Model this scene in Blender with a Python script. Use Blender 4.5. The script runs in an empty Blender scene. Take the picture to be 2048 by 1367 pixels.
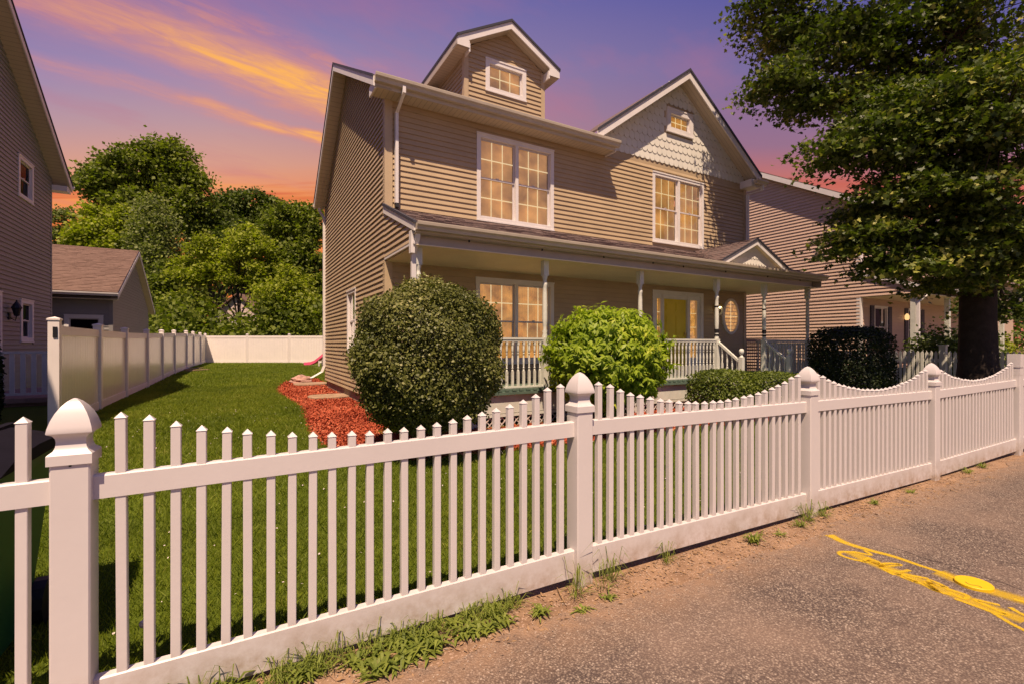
import bpy, bmesh, math, random
import numpy as np
from mathutils import Vector
from mathutils.geometry import tessellate_polygon
random.seed(7); rng = np.random.default_rng(11)
R = math.radians
sc = bpy.context.scene
C = sc.collection

# ------------------------------------------------------------------ camera
cd = bpy.data.cameras.new('camera'); cam = bpy.data.objects.new('camera', cd); C.objects.link(cam)
cam.location = (0, 0, 1.6); cam.rotation_euler = (R(90), 0, R(-30))
cd.sensor_width = 36; cd.lens = 16.72; cd.shift_y = 0.0022; cd.clip_start = .05; cd.clip_end = 3000
sc.camera = cam
sc.view_settings.view_transform = 'Standard'; sc.view_settings.look = 'None'
sc.view_settings.exposure = .50; sc.view_settings.gamma = 1; sc.view_settings.use_curve_mapping = False
sc.render.engine = 'CYCLES'
sc.cycles.max_bounces = 6; sc.cycles.transparent_max_bounces = 12

# ------------------------------------------------------------------ sun
SUN = Vector((-.30, -.45, 1.0)).normalized()
sd = bpy.data.lights.new('sun', 'SUN'); sd.energy = 5.0; sd.angle = R(.5); sd.color = (1, .74, .53)
so = bpy.data.objects.new('sun', sd); C.objects.link(so); so.location = (-8, -10, 20)
so.rotation_euler = SUN.to_track_quat('Z', 'Y').to_euler()

# ------------------------------------------------------------------ node helper
class NT:
    def __init__(s, tree): s.t = tree; s.n = tree.nodes; s.l = tree.links
    def new(s, typ, **kw):
        n = s.n.new(typ)
        for k, v in kw.items():
            if k.startswith('i_'):
                key = k[2:]; key = int(key) if key.isdigit() else key.replace('_', ' ')
                if isinstance(v, bpy.types.NodeSocket): s.l.new(v, n.inputs[key])
                else: n.inputs[key].default_value = v
            else: setattr(n, k, v)
        return n
    def m(s, op, a, b=None, c=None, clamp=False):
        n = s.n.new('ShaderNodeMath'); n.operation = op; n.use_clamp = clamp
        for i, v in enumerate((a, b, c)):
            if v is None: continue
            if isinstance(v, (int, float)): n.inputs[i].default_value = v
            else: s.l.new(v, n.inputs[i])
        return n.outputs[0]
    def mix(s, f, a, b, blend='MIX'):
        n = s.n.new('ShaderNodeMix'); n.data_type = 'RGBA'; n.blend_type = blend
        for i, v in ((0, f), (6, a), (7, b)):
            if isinstance(v, bpy.types.NodeSocket): s.l.new(v, n.inputs[i])
            elif i == 0: n.inputs[0].default_value = v
            else: n.inputs[i].default_value = (*v[:3], 1)
        return n.outputs[2]
    def ramp(s, f, stops, interp='LINEAR'):
        n = s.n.new('ShaderNodeValToRGB'); s.l.new(f, n.inputs[0]); e = n.color_ramp.elements
        n.color_ramp.interpolation = interp
        while len(e) < len(stops): e.new(.5)
        for el, (p, c) in zip(e, stops):
            el.position = p; el.color = (*c, 1) if len(c) == 3 else c
        return n.outputs[0]

def lin(r, g, b):
    f = lambda v: ((v/255+.055)/1.055)**2.4 if v/255 > .04045 else v/255/12.92
    return (f(r), f(g), f(b))

# ------------------------------------------------------------------ world: sunset sky
w = bpy.data.worlds.new('World'); sc.world = w; w.use_nodes = True
n = NT(w.node_tree); n.n.clear()
geo = n.new('ShaderNodeTexCoord'); sep = n.new('ShaderNodeSeparateXYZ', i_0=geo.outputs['Generated'])
x, y, z = sep.outputs
hor = n.m('SQRT', n.m('ADD', n.m('MULTIPLY', x, x), n.m('MULTIPLY', y, y)))
elev = n.m('DIVIDE', n.m('MAXIMUM', z, 0.0), n.m('MAXIMUM', hor, .001))   # tan of elevation
fwd = n.m('DIVIDE', n.m('ADD', n.m('MULTIPLY', x, .5), n.m('MULTIPLY', y, .866)), n.m('MAXIMUM', hor, .001))
elev = n.m('DIVIDE', elev, n.m('MAXIMUM', fwd, .6))     # the glow hugs the horizon more the further it is from its centre
az = n.m('DIVIDE', n.m('ADD', n.m('MULTIPLY', x, .866), n.m('MULTIPLY', y, -.5)), n.m('MAXIMUM', hor, .001))
t = n.m('DIVIDE', elev, 1.6, clamp=True)
base = n.ramp(t, [(0, lin(225, 120, 70)), (.12, lin(246, 136, 66)), (.19, lin(246, 150, 88)), (.235, lin(220, 160, 138)),
                  (.29, lin(190, 152, 160)), (.36, lin(158, 138, 176)), (.45, lin(128, 118, 172)), (.60, lin(106, 106, 168)), (1.0, lin(84, 88, 156))])
base2 = n.ramp(t, [(0, lin(190, 95, 80)), (.14, lin(220, 122, 92)), (.21, lin(202, 116, 104)), (.26, lin(154, 114, 140)),
                   (.36, lin(124, 110, 158)), (.45, lin(98, 95, 160)), (.60, lin(78, 82, 156)), (1.0, lin(70, 76, 146))])
azf = n.m('MULTIPLY_ADD', az, 1.05, .55, clamp=True)
sky = n.mix(azf, base, base2)
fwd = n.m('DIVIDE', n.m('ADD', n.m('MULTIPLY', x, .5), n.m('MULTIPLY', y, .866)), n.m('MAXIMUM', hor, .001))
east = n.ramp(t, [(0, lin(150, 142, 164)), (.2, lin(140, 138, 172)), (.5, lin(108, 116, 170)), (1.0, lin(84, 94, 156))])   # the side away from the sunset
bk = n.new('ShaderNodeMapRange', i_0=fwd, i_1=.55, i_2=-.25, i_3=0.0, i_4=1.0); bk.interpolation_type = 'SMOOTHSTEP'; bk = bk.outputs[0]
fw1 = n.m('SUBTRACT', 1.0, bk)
# high cirrus sheet: projected on a plane overhead
zz = n.m('MAXIMUM', z, .02)
px = n.m('DIVIDE', n.m('ADD', n.m('MULTIPLY', x, .866), n.m('MULTIPLY', y, -.5)), zz)
py = n.m('DIVIDE', n.m('ADD', n.m('MULTIPLY', x, .5), n.m('MULTIPLY', y, .866)), zz)
al = n.m('ADD', n.m('MULTIPLY', px, .73), n.m('MULTIPLY', py, .68))        # along streaks
ac = n.m('ADD', n.m('MULTIPLY', px, -.68), n.m('MULTIPLY', py, .73))       # across streaks
def noise(vx, vy, vz, scale, detail=6, rough=.6, dist=0.0):
    cv = n.new('ShaderNodeCombineXYZ', i_0=vx, i_1=vy, i_2=vz)
    t_ = n.new('ShaderNodeTexNoise', i_Scale=scale, i_Detail=detail, i_Roughness=rough, i_Distortion=dist)
    n.l.new(cv.outputs[0], t_.inputs['Vector']); return t_.outputs[0]
wob = n.m('MULTIPLY', n.m('SUBTRACT', noise(n.m('MULTIPLY', al, 1.0), ac, 3.1, 2.2, 4), .5), .30)
acw = n.m('ADD', ac, wob)
fib = noise(n.m('MULTIPLY', al, 1.9), n.m('MULTIPLY', ac, 5.5), 1.3, 2.2, 8, .68, .6)
def band(center, width, slope, a0, a1):
    cc = n.m('SUBTRACT', n.m('SUBTRACT', acw, center), n.m('MULTIPLY', n.m('SUBTRACT', al, .5), slope))
    g = n.m('POWER', 2.718, n.m('MULTIPLY', n.m('MULTIPLY', cc, cc), -1/(width*width)))
    mr = n.new('ShaderNodeMapRange', i_0=al, i_1=a0, i_2=a1, i_3=.38, i_4=1.0); mr.interpolation_type = 'SMOOTHSTEP'
    return n.m('MULTIPLY', g, mr.outputs[0])
fm = n.new('ShaderNodeMapRange', i_0=fib, i_1=.36, i_2=.62, i_3=.0, i_4=1.0).outputs[0]
b1 = n.m('MULTIPLY', band(1.91, .21, 0.0, -.5, .7), n.m('MULTIPLY_ADD', fm, .42, .68))
b2 = n.m('MULTIPLY', band(2.34, .085, -.05, .1, .9), n.m('MULTIPLY_ADD', fm, .50, .55))
b3 = n.m('MULTIPLY', band(1.70, .13, 0.0, -.6, .2), n.m('MULTIPLY', fm, .5))
cl = n.m('MAXIMUM', n.m('MAXIMUM', b1, b2), b3)
orange = n.ramp(n.m('MULTIPLY', cl, 1.0), [(0, lin(205, 130, 150)), (.45, lin(240, 150, 110)), (1, lin(255, 182, 96))])
sky = n.mix(n.m('MULTIPLY', cl, 1.0, clamp=True), sky, orange)
# soft pink patches over the right part
pn = noise(n.m('MULTIPLY', al, .9), n.m('MULTIPLY', ac, 1.6), 7.7, 1.25, 5, .55)
pm = n.new('ShaderNodeMapRange', i_0=pn, i_1=.50, i_2=.72, i_3=0.0, i_4=.42).outputs[0]
sky = n.mix(pm, sky, lin(192, 116, 138))
# low red layers near the horizon
hn = noise(n.m('MULTIPLY', az, 1.6), n.m('MULTIPLY', elev, 26.0), 4.0, 1.0, 6, .6, .3)
hm = n.new('ShaderNodeMapRange', i_0=hn, i_1=.49, i_2=.61, i_3=0.0, i_4=1.0).outputs[0]
lowm = n.new('ShaderNodeMapRange', i_0=elev, i_1=.32, i_2=.37, i_3=.9, i_4=0.0); lowm.interpolation_type = 'SMOOTHSTEP'
hm1 = n.m('MULTIPLY', n.m('MULTIPLY', hm, lowm.outputs[0]), n.m('MULTIPLY_ADD', azf, -.55, 1.0))
sky = n.mix(hm1, sky, lin(206, 74, 50)); 
hn2 = noise(n.m('MULTIPLY', az, 1.2), n.m('MULTIPLY', elev, 15.0), 9.0, 1.3, 6, .6, .4)
hm2 = n.m('MULTIPLY', n.new('ShaderNodeMapRange', i_0=hn2, i_1=.52, i_2=.70, i_3=0.0, i_4=.8).outputs[0],
          n.new('ShaderNodeMapRange', i_0=elev, i_1=.31, i_2=.38, i_3=1.0, i_4=0.0).outputs[0])
sky = n.mix(hm2, sky, n.mix(azf, lin(255, 166, 80), lin(200, 100, 86)))
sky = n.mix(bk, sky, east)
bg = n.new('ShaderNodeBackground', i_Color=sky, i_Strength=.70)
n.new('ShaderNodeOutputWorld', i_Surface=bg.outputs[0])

# ------------------------------------------------------------------ materials
def mat(name, col, rough=.6, var=.12, vscale=3.0, bump=0, bscale=40, spec=.3, objvar=0.0, extra=None, emit=None, trans=0, dirt=None):
    m = bpy.data.materials.new(name); m.use_nodes = True; q = NT(m.node_tree); q.n.clear()
    pos = q.new('ShaderNodeNewGeometry').outputs['Position']
    nz = q.new('ShaderNodeTexNoise', i_Scale=vscale, i_Detail=6.0, i_Roughness=.62); q.l.new(pos, nz.inputs['Vector'])
    f = q.new('ShaderNodeMapRange', i_0=nz.outputs[0], i_1=.3, i_2=.7, i_3=1-var, i_4=1+var).outputs[0]
    if objvar:
        oi = q.new('ShaderNodeObjectInfo').outputs['Random']
        f = q.m('MULTIPLY', f, q.m('MULTIPLY_ADD', oi, 2*objvar, 1-objvar))
    hsv = q.new('ShaderNodeHueSaturation', i_Value=f, i_Color=(*col, 1)); c = hsv.outputs[0]
    if extra: c = extra(q, pos, c)
    p = q.new('ShaderNodeBsdfPrincipled', i_Roughness=rough)
    p.inputs['Specular IOR Level'].default_value = spec
    q.l.new(c, p.inputs['Base Color'])
    if bump:
        bn = q.new('ShaderNodeTexNoise', i_Scale=bscale, i_Detail=5.0); q.l.new(pos, bn.inputs['Vector'])
        b = q.new('ShaderNodeBump', i_Strength=bump, i_Distance=.01, i_Height=bn.outputs[0]); q.l.new(b.outputs[0], p.inputs['Normal'])
    if emit:
        p.inputs['Emission Color'].default_value = (*emit[0], 1); p.inputs['Emission Strength'].default_value = emit[1]
        if len(emit) > 2:      # uneven glow put into the surface, in place of lamplight
            en = q.new('ShaderNodeTexNoise', i_Scale=emit[2], i_Detail=5.0, i_Roughness=.6, i_Distortion=.6); q.l.new(pos, en.inputs['Vector'])
            q.l.new(q.new('ShaderNodeMapRange', i_0=en.outputs[0], i_1=.35, i_2=.68, i_3=emit[1]*.45, i_4=emit[1]*1.55).outputs[0], p.inputs['Emission Strength'])
    out = p.outputs[0]
    if trans:
        tr = q.new('ShaderNodeBsdfTranslucent', i_Color=c)
        mx = q.new('ShaderNodeMixShader', i_0=trans, i_1=out, i_2=tr.outputs[0]); out = mx.outputs[0]
    q.new('ShaderNodeOutputMaterial', i_Surface=out)
    return m

def leafmat(name, a, b, trans=.3, rough=.5, c3=None):
    m = bpy.data.materials.new(name); m.use_nodes = True; q = NT(m.node_tree); q.n.clear()
    at = q.new('ShaderNodeAttribute', attribute_name='rnd').outputs['Fac']
    oi = q.new('ShaderNodeObjectInfo').outputs['Random']
    pos = q.new('ShaderNodeNewGeometry').outputs['Position']
    nz = q.new('ShaderNodeTexNoise', i_Scale=.9, i_Detail=3.0); q.l.new(pos, nz.inputs['Vector'])
    f = q.m('ADD', q.m('MULTIPLY', at, .7), q.m('MULTIPLY_ADD', nz.outputs[0], 1.2, -.45), clamp=True)
    st = [(0, a), (1, b)] if c3 is None else [(0, a), (.75, b), (1, c3)]
    c = q.ramp(f, st)
    p = q.new('ShaderNodeBsdfPrincipled', i_Roughness=rough); p.inputs['Specular IOR Level'].default_value = .35
    q.l.new(c, p.inputs['Base Color'])
    tc = q.mix(1.0, c, (1.6, 1.9, .6), 'MULTIPLY')
    tr = q.new('ShaderNodeBsdfTranslucent', i_Color=tc)
    mx = q.new('ShaderNodeMixShader', i_0=trans, i_1=p.outputs[0], i_2=tr.outputs[0])
    q.new('ShaderNodeOutputMaterial', i_Surface=mx.outputs[0])
    return m

def stripes(axis, per, amt, w_=.12):
    def f(q, pos, c):
        s_ = q.new('ShaderNodeSeparateXYZ', i_0=pos)
        v = q.m('FRACT', q.m('DIVIDE', s_.outputs[axis], per))
        k = q.m('LESS_THAN', v, w_)
        return q.mix(q.m('MULTIPLY', k, amt), c, (.02, .015, .01))
    return f
def stain(q, pos, c):       # rain dirt on the low boards of the fence, kept to the bottom 25 cm
    s_ = q.new('ShaderNodeSeparateXYZ', i_0=pos)
    low = q.new('ShaderNodeMapRange', i_0=s_.outputs[2], i_1=.02, i_2=.26, i_3=1.0, i_4=0.0).outputs[0]
    a = q.new('ShaderNodeTexNoise', i_Scale=9.0, i_Detail=8.0, i_Roughness=.75); q.l.new(pos, a.inputs['Vector'])
    k = q.m('MULTIPLY', low, q.new('ShaderNodeMapRange', i_0=a.outputs[0], i_1=.38, i_2=.68, i_3=0.08, i_4=1.0).outputs[0], clamp=True)
    return q.mix(k, c, (.30, .20, .11))

M = {}
M['vinyl'] = mat('white_fence_vinyl', (.64, .60, .585), .38, .025, 2.5, .05, 30, .4, extra=stain)
M['trim'] = mat('white_trim', (.74, .71, .69), .45, .05, 4, .05, 30)
M['porchpaint'] = mat('weathered_white_paint', (.62, .63, .56), .55, .10, 6, .15, 60)
M['siding'] = mat('tan_vinyl_siding', (.45, .345, .215), .5, .08, 1.3, .10, 90, .3, .03)
M['sidingL'] = mat('grey_vinyl_siding', (.27, .26, .25), .5, .05, 2, .1, 90, .3, .03)
M['sidingR'] = mat('beige_vinyl_siding', (.55, .40, .31), .5, .05, 2, .1, 90, .3, .03)
M['corner'] = mat('tan_corner_trim', (.50, .39, .25), .5, .05, 3)
M['scallop'] = mat('pale_scallop_vinyl', (.70, .69, .62), .5, .04, 3, .1, 60, .3, .02)
M['gutter'] = mat('gutter_metal', (.52, .455, .36), .4, .08, 3, .05, 20, .4)
M['soffit'] = mat('soffit_vinyl', (.58, .50, .38), .55, .05, 3, extra=stripes(0, .10, .3))
M['soffitY'] = mat('soffit_vinyl_side', (.58, .50, .38), .55, .05, 3, extra=stripes(1, .10, .3))
M['ceiling'] = mat('porch_ceiling_beadboard', (.80, .70, .50), .5, .05, 3, extra=stripes(1, .085, .35))
def shing(q, pos, c):
    a = q.new('ShaderNodeTexNoise', i_Scale=14.0, i_Detail=4.0); q.l.new(pos, a.inputs['Vector'])
    g = q.new('ShaderNodeTexNoise', i_Scale=300.0, i_Detail=2.0); q.l.new(pos, g.inputs['Vector'])
    c = q.mix(q.new('ShaderNodeMapRange', i_0=a.outputs[0], i_1=.4, i_2=.6, i_3=0.0, i_4=.6).outputs[0], c, (.21, .13, .115))
    return q.mix(q.new('ShaderNodeMapRange', i_0=g.outputs[0], i_1=.45, i_2=.65, i_3=0.0, i_4=.5).outputs[0], c, (.30, .24, .21))
M['shingle'] = mat('asphalt_shingles', (.105, .08, .08), .9, .2, 5, .5, 200, .2, .15, extra=shing)
M['shingleL'] = mat('brown_asphalt_shingles', (.17, .11, .085), .9, .15, 5, .4, 200, .2, .1)
M['edge'] = mat('dark_drip_edge', (.05, .05, .065), .6)
M['sash'] = mat('window_sash_vinyl', (.60, .56, .56), .4, .03)
M['muntin'] = mat('glowing_cream_muntin', (.85, .78, .55), .4, .03, emit=((1, .78, .42), .38))  # bars carry their own glow so they read brightly lit
def blindx(q, pos, c):
    s_ = q.new('ShaderNodeSeparateXYZ', i_0=pos)
    a = q.new('ShaderNodeTexNoise', i_Scale=2.5, i_Detail=3.0); q.l.new(pos, a.inputs['Vector'])
    return q.mix(q.new('ShaderNodeMapRange', i_0=a.outputs[0], i_1=.35, i_2=.7, i_3=0.0, i_4=.6).outputs[0], c, (.42, .27, .12))
M['blind'] = mat('glowing_window_blind', (.78, .58, .34), .6, .06, 6, extra=blindx, emit=((1, .56, .18), .16, 1.5))  # glow put into the slats stands in for a lamplit room
M['curtain'] = mat('glowing_amber_curtain', (.52, .31, .11), .7, .6, 3.0, extra=blindx, emit=((1, .50, .12), .24, 2.2))  # cloth glows amber by itself, standing in for lamplight behind it
M['glow'] = mat('interior_glow_sheet', (.6, .36, .14), .7, .75, 22, emit=((1, .50, .12), .34, 14.0))  # self-lit sheet; its fine mottle paints the sparkle of lit glass
M['dark'] = mat('unlit_depth_black', (.02, .018, .02), .6)  # near-black colour painted in place of unlit depth
M['olive'] = mat('yellow_door_paint', (.78, .60, .05), .4, .08, 2, emit=None)
M['brass'] = mat('brass', (.55, .38, .12), .3)
M['bulb'] = mat('lamp_bulb', (1, .8, .5), .4, emit=((1, .72, .35), 4.0))
M['lampdim'] = mat('dim_lamp', (.8, .5, .2), .5, emit=((1, .6, .25), .8))
M['porchfloor'] = mat('green_porch_floor', (.10, .15, .115), .6, .15, 5)
M['black'] = mat('black_band', (.015, .015, .018), .5)
M['concrete'] = mat('concrete', (.33, .26, .20), .9, .18, 5, .4, 60)
M['flag'] = mat('brown_concrete', (.34, .235, .15), .85, .25, 4, .4, 60)
M['rock'] = mat('red_grey_rock', (.42, .25, .20), .9, .45, 8, .6, 20)
M['bark'] = mat('tree_bark', (.035, .026, .022), .95, .35, 6, 1.0, 25)
M['twig'] = mat('twig_bark', (.075, .05, .035), .9, .2, 8)
M['binbody'] = mat('green_bin_plastic', (.02, .11, .04), .45, .15, 4)
M['binlid'] = mat('dark_bin_lid', (.008, .007, .012), .8, .25, 5, .2, 12, .12)
M['slide'] = mat('pink_plastic', (.80, .12, .24), .4)
M['wood'] = mat('old_wood_plank', (.36, .24, .15), .85, .3, 10)
M['lattice'] = mat('lattice_wood', (.33, .21, .17), .8, .2, 6)
M['latticew'] = mat('white_lattice', (.60, .52, .47), .6, .1, 6)
M['fpale'] = mat('cream_privacy_vinyl', (.84, .78, .64), .22, .03, 3, spec=.45, extra=stripes(1, .15, .12, .06))
M['fpaleb'] = mat('white_privacy_vinyl', (.80, .74, .70), .35, .03, 3)
M['pinkhouse'] = mat('pale_pink_siding', (.62, .50, .46), .6, .05, extra=stripes(2, .2, .3, .2))
M['shut'] = mat('blue_black_shutter', (.035, .035, .06), .5)
M['yel'] = None
# glass
def glass(name, tint=(1, 1, 1), extra_gl=.05, gc=.9):
    m = bpy.data.materials.new(name); m.use_nodes = True; q = NT(m.node_tree); q.n.clear()
    fr = q.new('ShaderNodeFresnel', i_IOR=1.5).outputs[0]
    f = q.m('ADD', fr, extra_gl, clamp=True)
    a = q.new('ShaderNodeBsdfTransparent', i_Color=(*tint, 1)); b = q.new('ShaderNodeBsdfGlossy', i_Roughness=.02, i_Color=(gc, gc, gc, 1))
    nz = q.new('ShaderNodeTexNoise', i_Scale=3.5, i_Detail=2.0); q.l.new(q.new('ShaderNodeNewGeometry').outputs['Position'], nz.inputs['Vector'])
    q.l.new(q.new('ShaderNodeBump', i_Strength=.25, i_Distance=.02, i_Height=nz.outputs[0]).outputs[0], b.inputs['Normal'])
    mx = q.new('ShaderNodeMixShader', i_0=f, i_1=a.outputs[0], i_2=b.outputs[0])
    q.new('ShaderNodeOutputMaterial', i_Surface=mx.outputs[0]); return m
M['glass'] = glass('window_glass', (1, 1, 1), .07)
M['glassd'] = glass('dark_window_glass', (.4, .4, .45), .0, .3)

# road
def road(q, pos, c):
    v = q.new('ShaderNodeTexVoronoi', i_Scale=95.0); q.l.new(pos, v.inputs['Vector'])
    sp = q.new('ShaderNodeSeparateColor', i_0=v.outputs['Color'])
    stones = q.ramp(sp.outputs[0], [(0, (.13, .10, .08)), (.45, (.205, .16, .125)), (.72, (.26, .205, .16)), (.85, (.32, .255, .20)), (.96, (.40, .33, .26)), (1, (.50, .42, .34))])
    gap = q.new('ShaderNodeMapRange', i_0=v.outputs['Distance'], i_1=.35, i_2=.62, i_3=0.0, i_4=.75).outputs[0]
    c = q.mix(gap, stones, (.05, .035, .034))
    a = q.new('ShaderNodeTexNoise', i_Scale=.9, i_Detail=6.0, i_Roughness=.65); q.l.new(pos, a.inputs['Vector'])
    c = q.mix(q.new('ShaderNodeMapRange', i_0=a.outputs[0], i_1=.42, i_2=.66, i_3=0.0, i_4=.5).outputs[0], c, (.30, .215, .16))
    a2 = q.new('ShaderNodeTexNoise', i_Scale=5.0, i_Detail=6.0, i_Roughness=.7); q.l.new(pos, a2.inputs['Vector'])
    c = q.mix(q.new('ShaderNodeMapRange', i_0=a2.outputs[0], i_1=.52, i_2=.72, i_3=0.0, i_4=.35).outputs[0], c, (.08, .058, .05))
    # dust blown from the verge
    s_ = q.new('ShaderNodeSeparateXYZ', i_0=pos)
    d = q.m('MULTIPLY', q.new('ShaderNodeMapRange', i_0=s_.outputs[1], i_1=1.85, i_2=2.28, i_3=0.0, i_4=1.0).outputs[0],
            q.new('ShaderNodeMapRange', i_0=a2.outputs[0], i_1=.32, i_2=.62, i_3=.1, i_4=1.0).outputs[0], clamp=True)
    return q.mix(d, c, (.31, .20, .125))
def mkroad():
    m = mat('worn_asphalt', (.2, .15, .13), .92, .05, 3, 0, 40, .2, extra=road)
    q = NT(m.node_tree); p = [x for x in q.n if x.type == 'BSDF_PRINCIPLED'][0]
    pos = q.new('ShaderNodeNewGeometry').outputs['Position']
    v = q.new('ShaderNodeTexVoronoi', i_Scale=95.0); q.l.new(pos, v.inputs['Vector'])
    b = q.new('ShaderNodeBump', i_Strength=.9, i_Distance=.006, i_Height=v.outputs['Distance'], invert=True); q.l.new(b.outputs[0], p.inputs['Normal'])
    return m
M['road'] = mkroad()
def soilx(q, pos, c):
    a = q.new('ShaderNodeTexNoise', i_Scale=4.0, i_Detail=8.0, i_Roughness=.7); q.l.new(pos, a.inputs['Vector'])
    c = q.mix(q.new('ShaderNodeMapRange', i_0=a.outputs[0], i_1=.42, i_2=.6, i_3=0.0, i_4=.8).outputs[0], c, (.17, .105, .065))
    b = q.new('ShaderNodeTexVoronoi', i_Scale=120.0); q.l.new(pos, b.inputs['Vector'])
    sp = q.new('ShaderNodeSeparateColor', i_0=b.outputs['Color'])
    return q.mix(q.m('MULTIPLY', q.m('GREATER_THAN', sp.outputs[0], .90), .6), c, (.50, .36, .27))
M['soil'] = mat('sandy_soil', (.33, .215, .135), .95, .2, 8, .8, 90, .1, extra=soilx)
def lawnx(q, pos, c):
    a = q.new('ShaderNodeTexNoise', i_Scale=.8, i_Detail=5.0); q.l.new(pos, a.inputs['Vector'])
    c = q.mix(q.new('ShaderNodeMapRange', i_0=a.outputs[0], i_1=.4, i_2=.65, i_3=0.0, i_4=.7).outputs[0], c, (.075, .095, .012))
    b = q.new('ShaderNodeTexNoise', i_Scale=60.0, i_Detail=4.0); q.l.new(pos, b.inputs['Vector'])
    return q.mix(q.new('ShaderNodeMapRange', i_0=b.outputs[0], i_1=.45, i_2=.7, i_3=0.0, i_4=.6).outputs[0], c, (.02, .035, .006))
M['lawn'] = mat('lawn_turf', (.105, .145, .014), .9, .2, 10, .8, 120, .1, extra=lawnx)
M['blade'] = leafmat('grass_blades', (.09, .135, .010), (.215, .26, .02), .35, .6, (.36, .33, .08))
M['weed'] = leafmat('weed_leaves', (.10, .14, .018), (.26, .30, .05), .3, .6)
M['dry'] = mat('dry_stem', (.30, .19, .10), .9, .3, 20)
M['mulchbase'] = mat('mulch_ground', (.24, .045, .02), .9, .3, 30, .8, 80, .1)
M['mulch'] = leafmat('red_mulch_chips', (.24, .038, .016), (.50, .115, .050), .0, .85, (.62, .28, .16))
M['maple'] = leafmat('maple_leaves', (.020, .040, .006), (.095, .13, .016), .24, .5, (.42, .40, .10))
M['box'] = leafmat('round_bush_leaves', (.05, .065, .014), (.17, .18, .04), .15, .5, (.42, .39, .17))
M['lime'] = leafmat('light_green_leaves', (.15, .23, .014), (.30, .38, .025), .35, .5, (.46, .48, .05))
M['hedge'] = leafmat('low_hedge_leaves', (.05, .08, .010), (.17, .21, .025), .2, .5)
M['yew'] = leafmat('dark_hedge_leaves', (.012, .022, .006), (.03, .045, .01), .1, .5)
M['tA'] = leafmat('leaves_mid_green', (.06, .09, .011), (.21, .25, .028), .3, .6)
M['tB'] = leafmat('leaves_yellow_green', (.14, .17, .014), (.33, .37, .03), .35, .6)
M['tC'] = leafmat('leaves_grey_green', (.09, .12, .03), (.22, .25, .07), .3, .6)
M['tD'] = leafmat('leaves_dark_green', (.042, .065, .011), (.13, .17, .024), .25, .6)
# sprayed paint: patchy where the stones show through
def spray(name, lo, hi):
    m = bpy.data.materials.new(name); m.use_nodes = True; q = NT(m.node_tree); q.n.clear()
    pos = q.new('ShaderNodeNewGeometry').outputs['Position']
    a = q.new('ShaderNodeTexNoise', i_Scale=140.0, i_Detail=4.0); q.l.new(pos, a.inputs['Vector'])
    at = q.new('ShaderNodeAttribute', attribute_name='rnd').outputs['Fac']
    f = q.new('ShaderNodeMapRange', i_0=q.m('ADD', a.outputs[0], q.m('MULTIPLY', at, .9)), i_1=lo, i_2=hi).outputs[0]
    p = q.new('ShaderNodeBsdfPrincipled', i_Roughness=.7); p.inputs['Base Color'].default_value = (.68, .45, .006, 1)
    tr = q.new('ShaderNodeBsdfTransparent')
    mx = q.new('ShaderNodeMixShader', i_0=f, i_1=tr.outputs[0], i_2=p.outputs[0])
    q.new('ShaderNodeOutputMaterial', i_Surface=mx.outputs[0]); return m
M['paint'] = spray('yellow_spray_paint', .80, 1.60)
M['mist'] = spray('yellow_overspray', .75, 1.9)
M['yel'] = mat('yellow_cover_paint', (.70, .47, .01), .5, .05)
M['crack'] = mat('crack_tar', (.035, .025, .025), .9)

# ------------------------------------------------------------------ mesh + object helpers
WO = {}
class MB:
    def __init__(s): s.v = []; s.f = []
    def add(s, vs, fs):
        o = len(s.v); s.v += [tuple(p) for p in vs]; s.f += [tuple(i+o for i in f) for f in fs]; return s
    def box(s, x0, x1, y0, y1, z0, z1):
        return s.add([(x0, y0, z0), (x1, y0, z0), (x1, y1, z0), (x0, y1, z0), (x0, y0, z1), (x1, y0, z1), (x1, y1, z1), (x0, y1, z1)],
                     [(3, 2, 1, 0), (4, 5, 6, 7), (0, 1, 5, 4), (1, 2, 6, 5), (2, 3, 7, 6), (3, 0, 4, 7)])
    def hull(s, a, b):           # loft between two equal rings
        k = len(a); return s.add(list(a)+list(b), [(i, (i+1) % k, k+(i+1) % k, k+i) for i in range(k)]+[tuple(range(k))[::-1], tuple(range(k, 2*k))])
    def lathe(s, cx, cy, prof, seg=10, rot=0, sq=False):   # prof [(r,z)]
        rings = []
        for r, z in prof:
            for i in range(seg):
                a = 2*math.pi*i/seg+rot; k = r
                rings.append((cx+k*math.cos(a), cy+k*math.sin(a), z))
        fs = []
        for j in range(len(prof)-1):
            for i in range(seg):
                fs.append((j*seg+i, j*seg+(i+1) % seg, (j+1)*seg+(i+1) % seg, (j+1)*seg+i))
        fs.append(tuple(range(seg))[::-1]); fs.append(tuple(range((len(prof)-1)*seg, len(prof)*seg)))
        return s.add(rings, fs)
    def tube(s, pts, rad, seg=8):
        pts = [Vector(p) for p in pts]; rings = []
        for i, p in enumerate(pts):
            d = (pts[min(i+1, len(pts)-1)]-pts[max(i-1, 0)]).normalized()
            u = d.cross(Vector((0, 0, 1))); u = Vector((1, 0, 0)) if u.length < .05 else u.normalized(); v = d.cross(u)
            r = rad[i] if isinstance(rad, (list, tuple)) else rad
            rings += [tuple(p+(u*math.cos(2*math.pi*k/seg)+v*math.sin(2*math.pi*k/seg))*r) for k in range(seg)]
        fs = [(j*seg+i, j*seg+(i+1) % seg, (j+1)*seg+(i+1) % seg, (j+1)*seg+i) for j in range(len(pts)-1) for i in range(seg)]
        fs += [tuple(range(seg))[::-1], tuple(range((len(pts)-1)*seg, len(pts)*seg))]
        return s.add(rings, fs)

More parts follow.
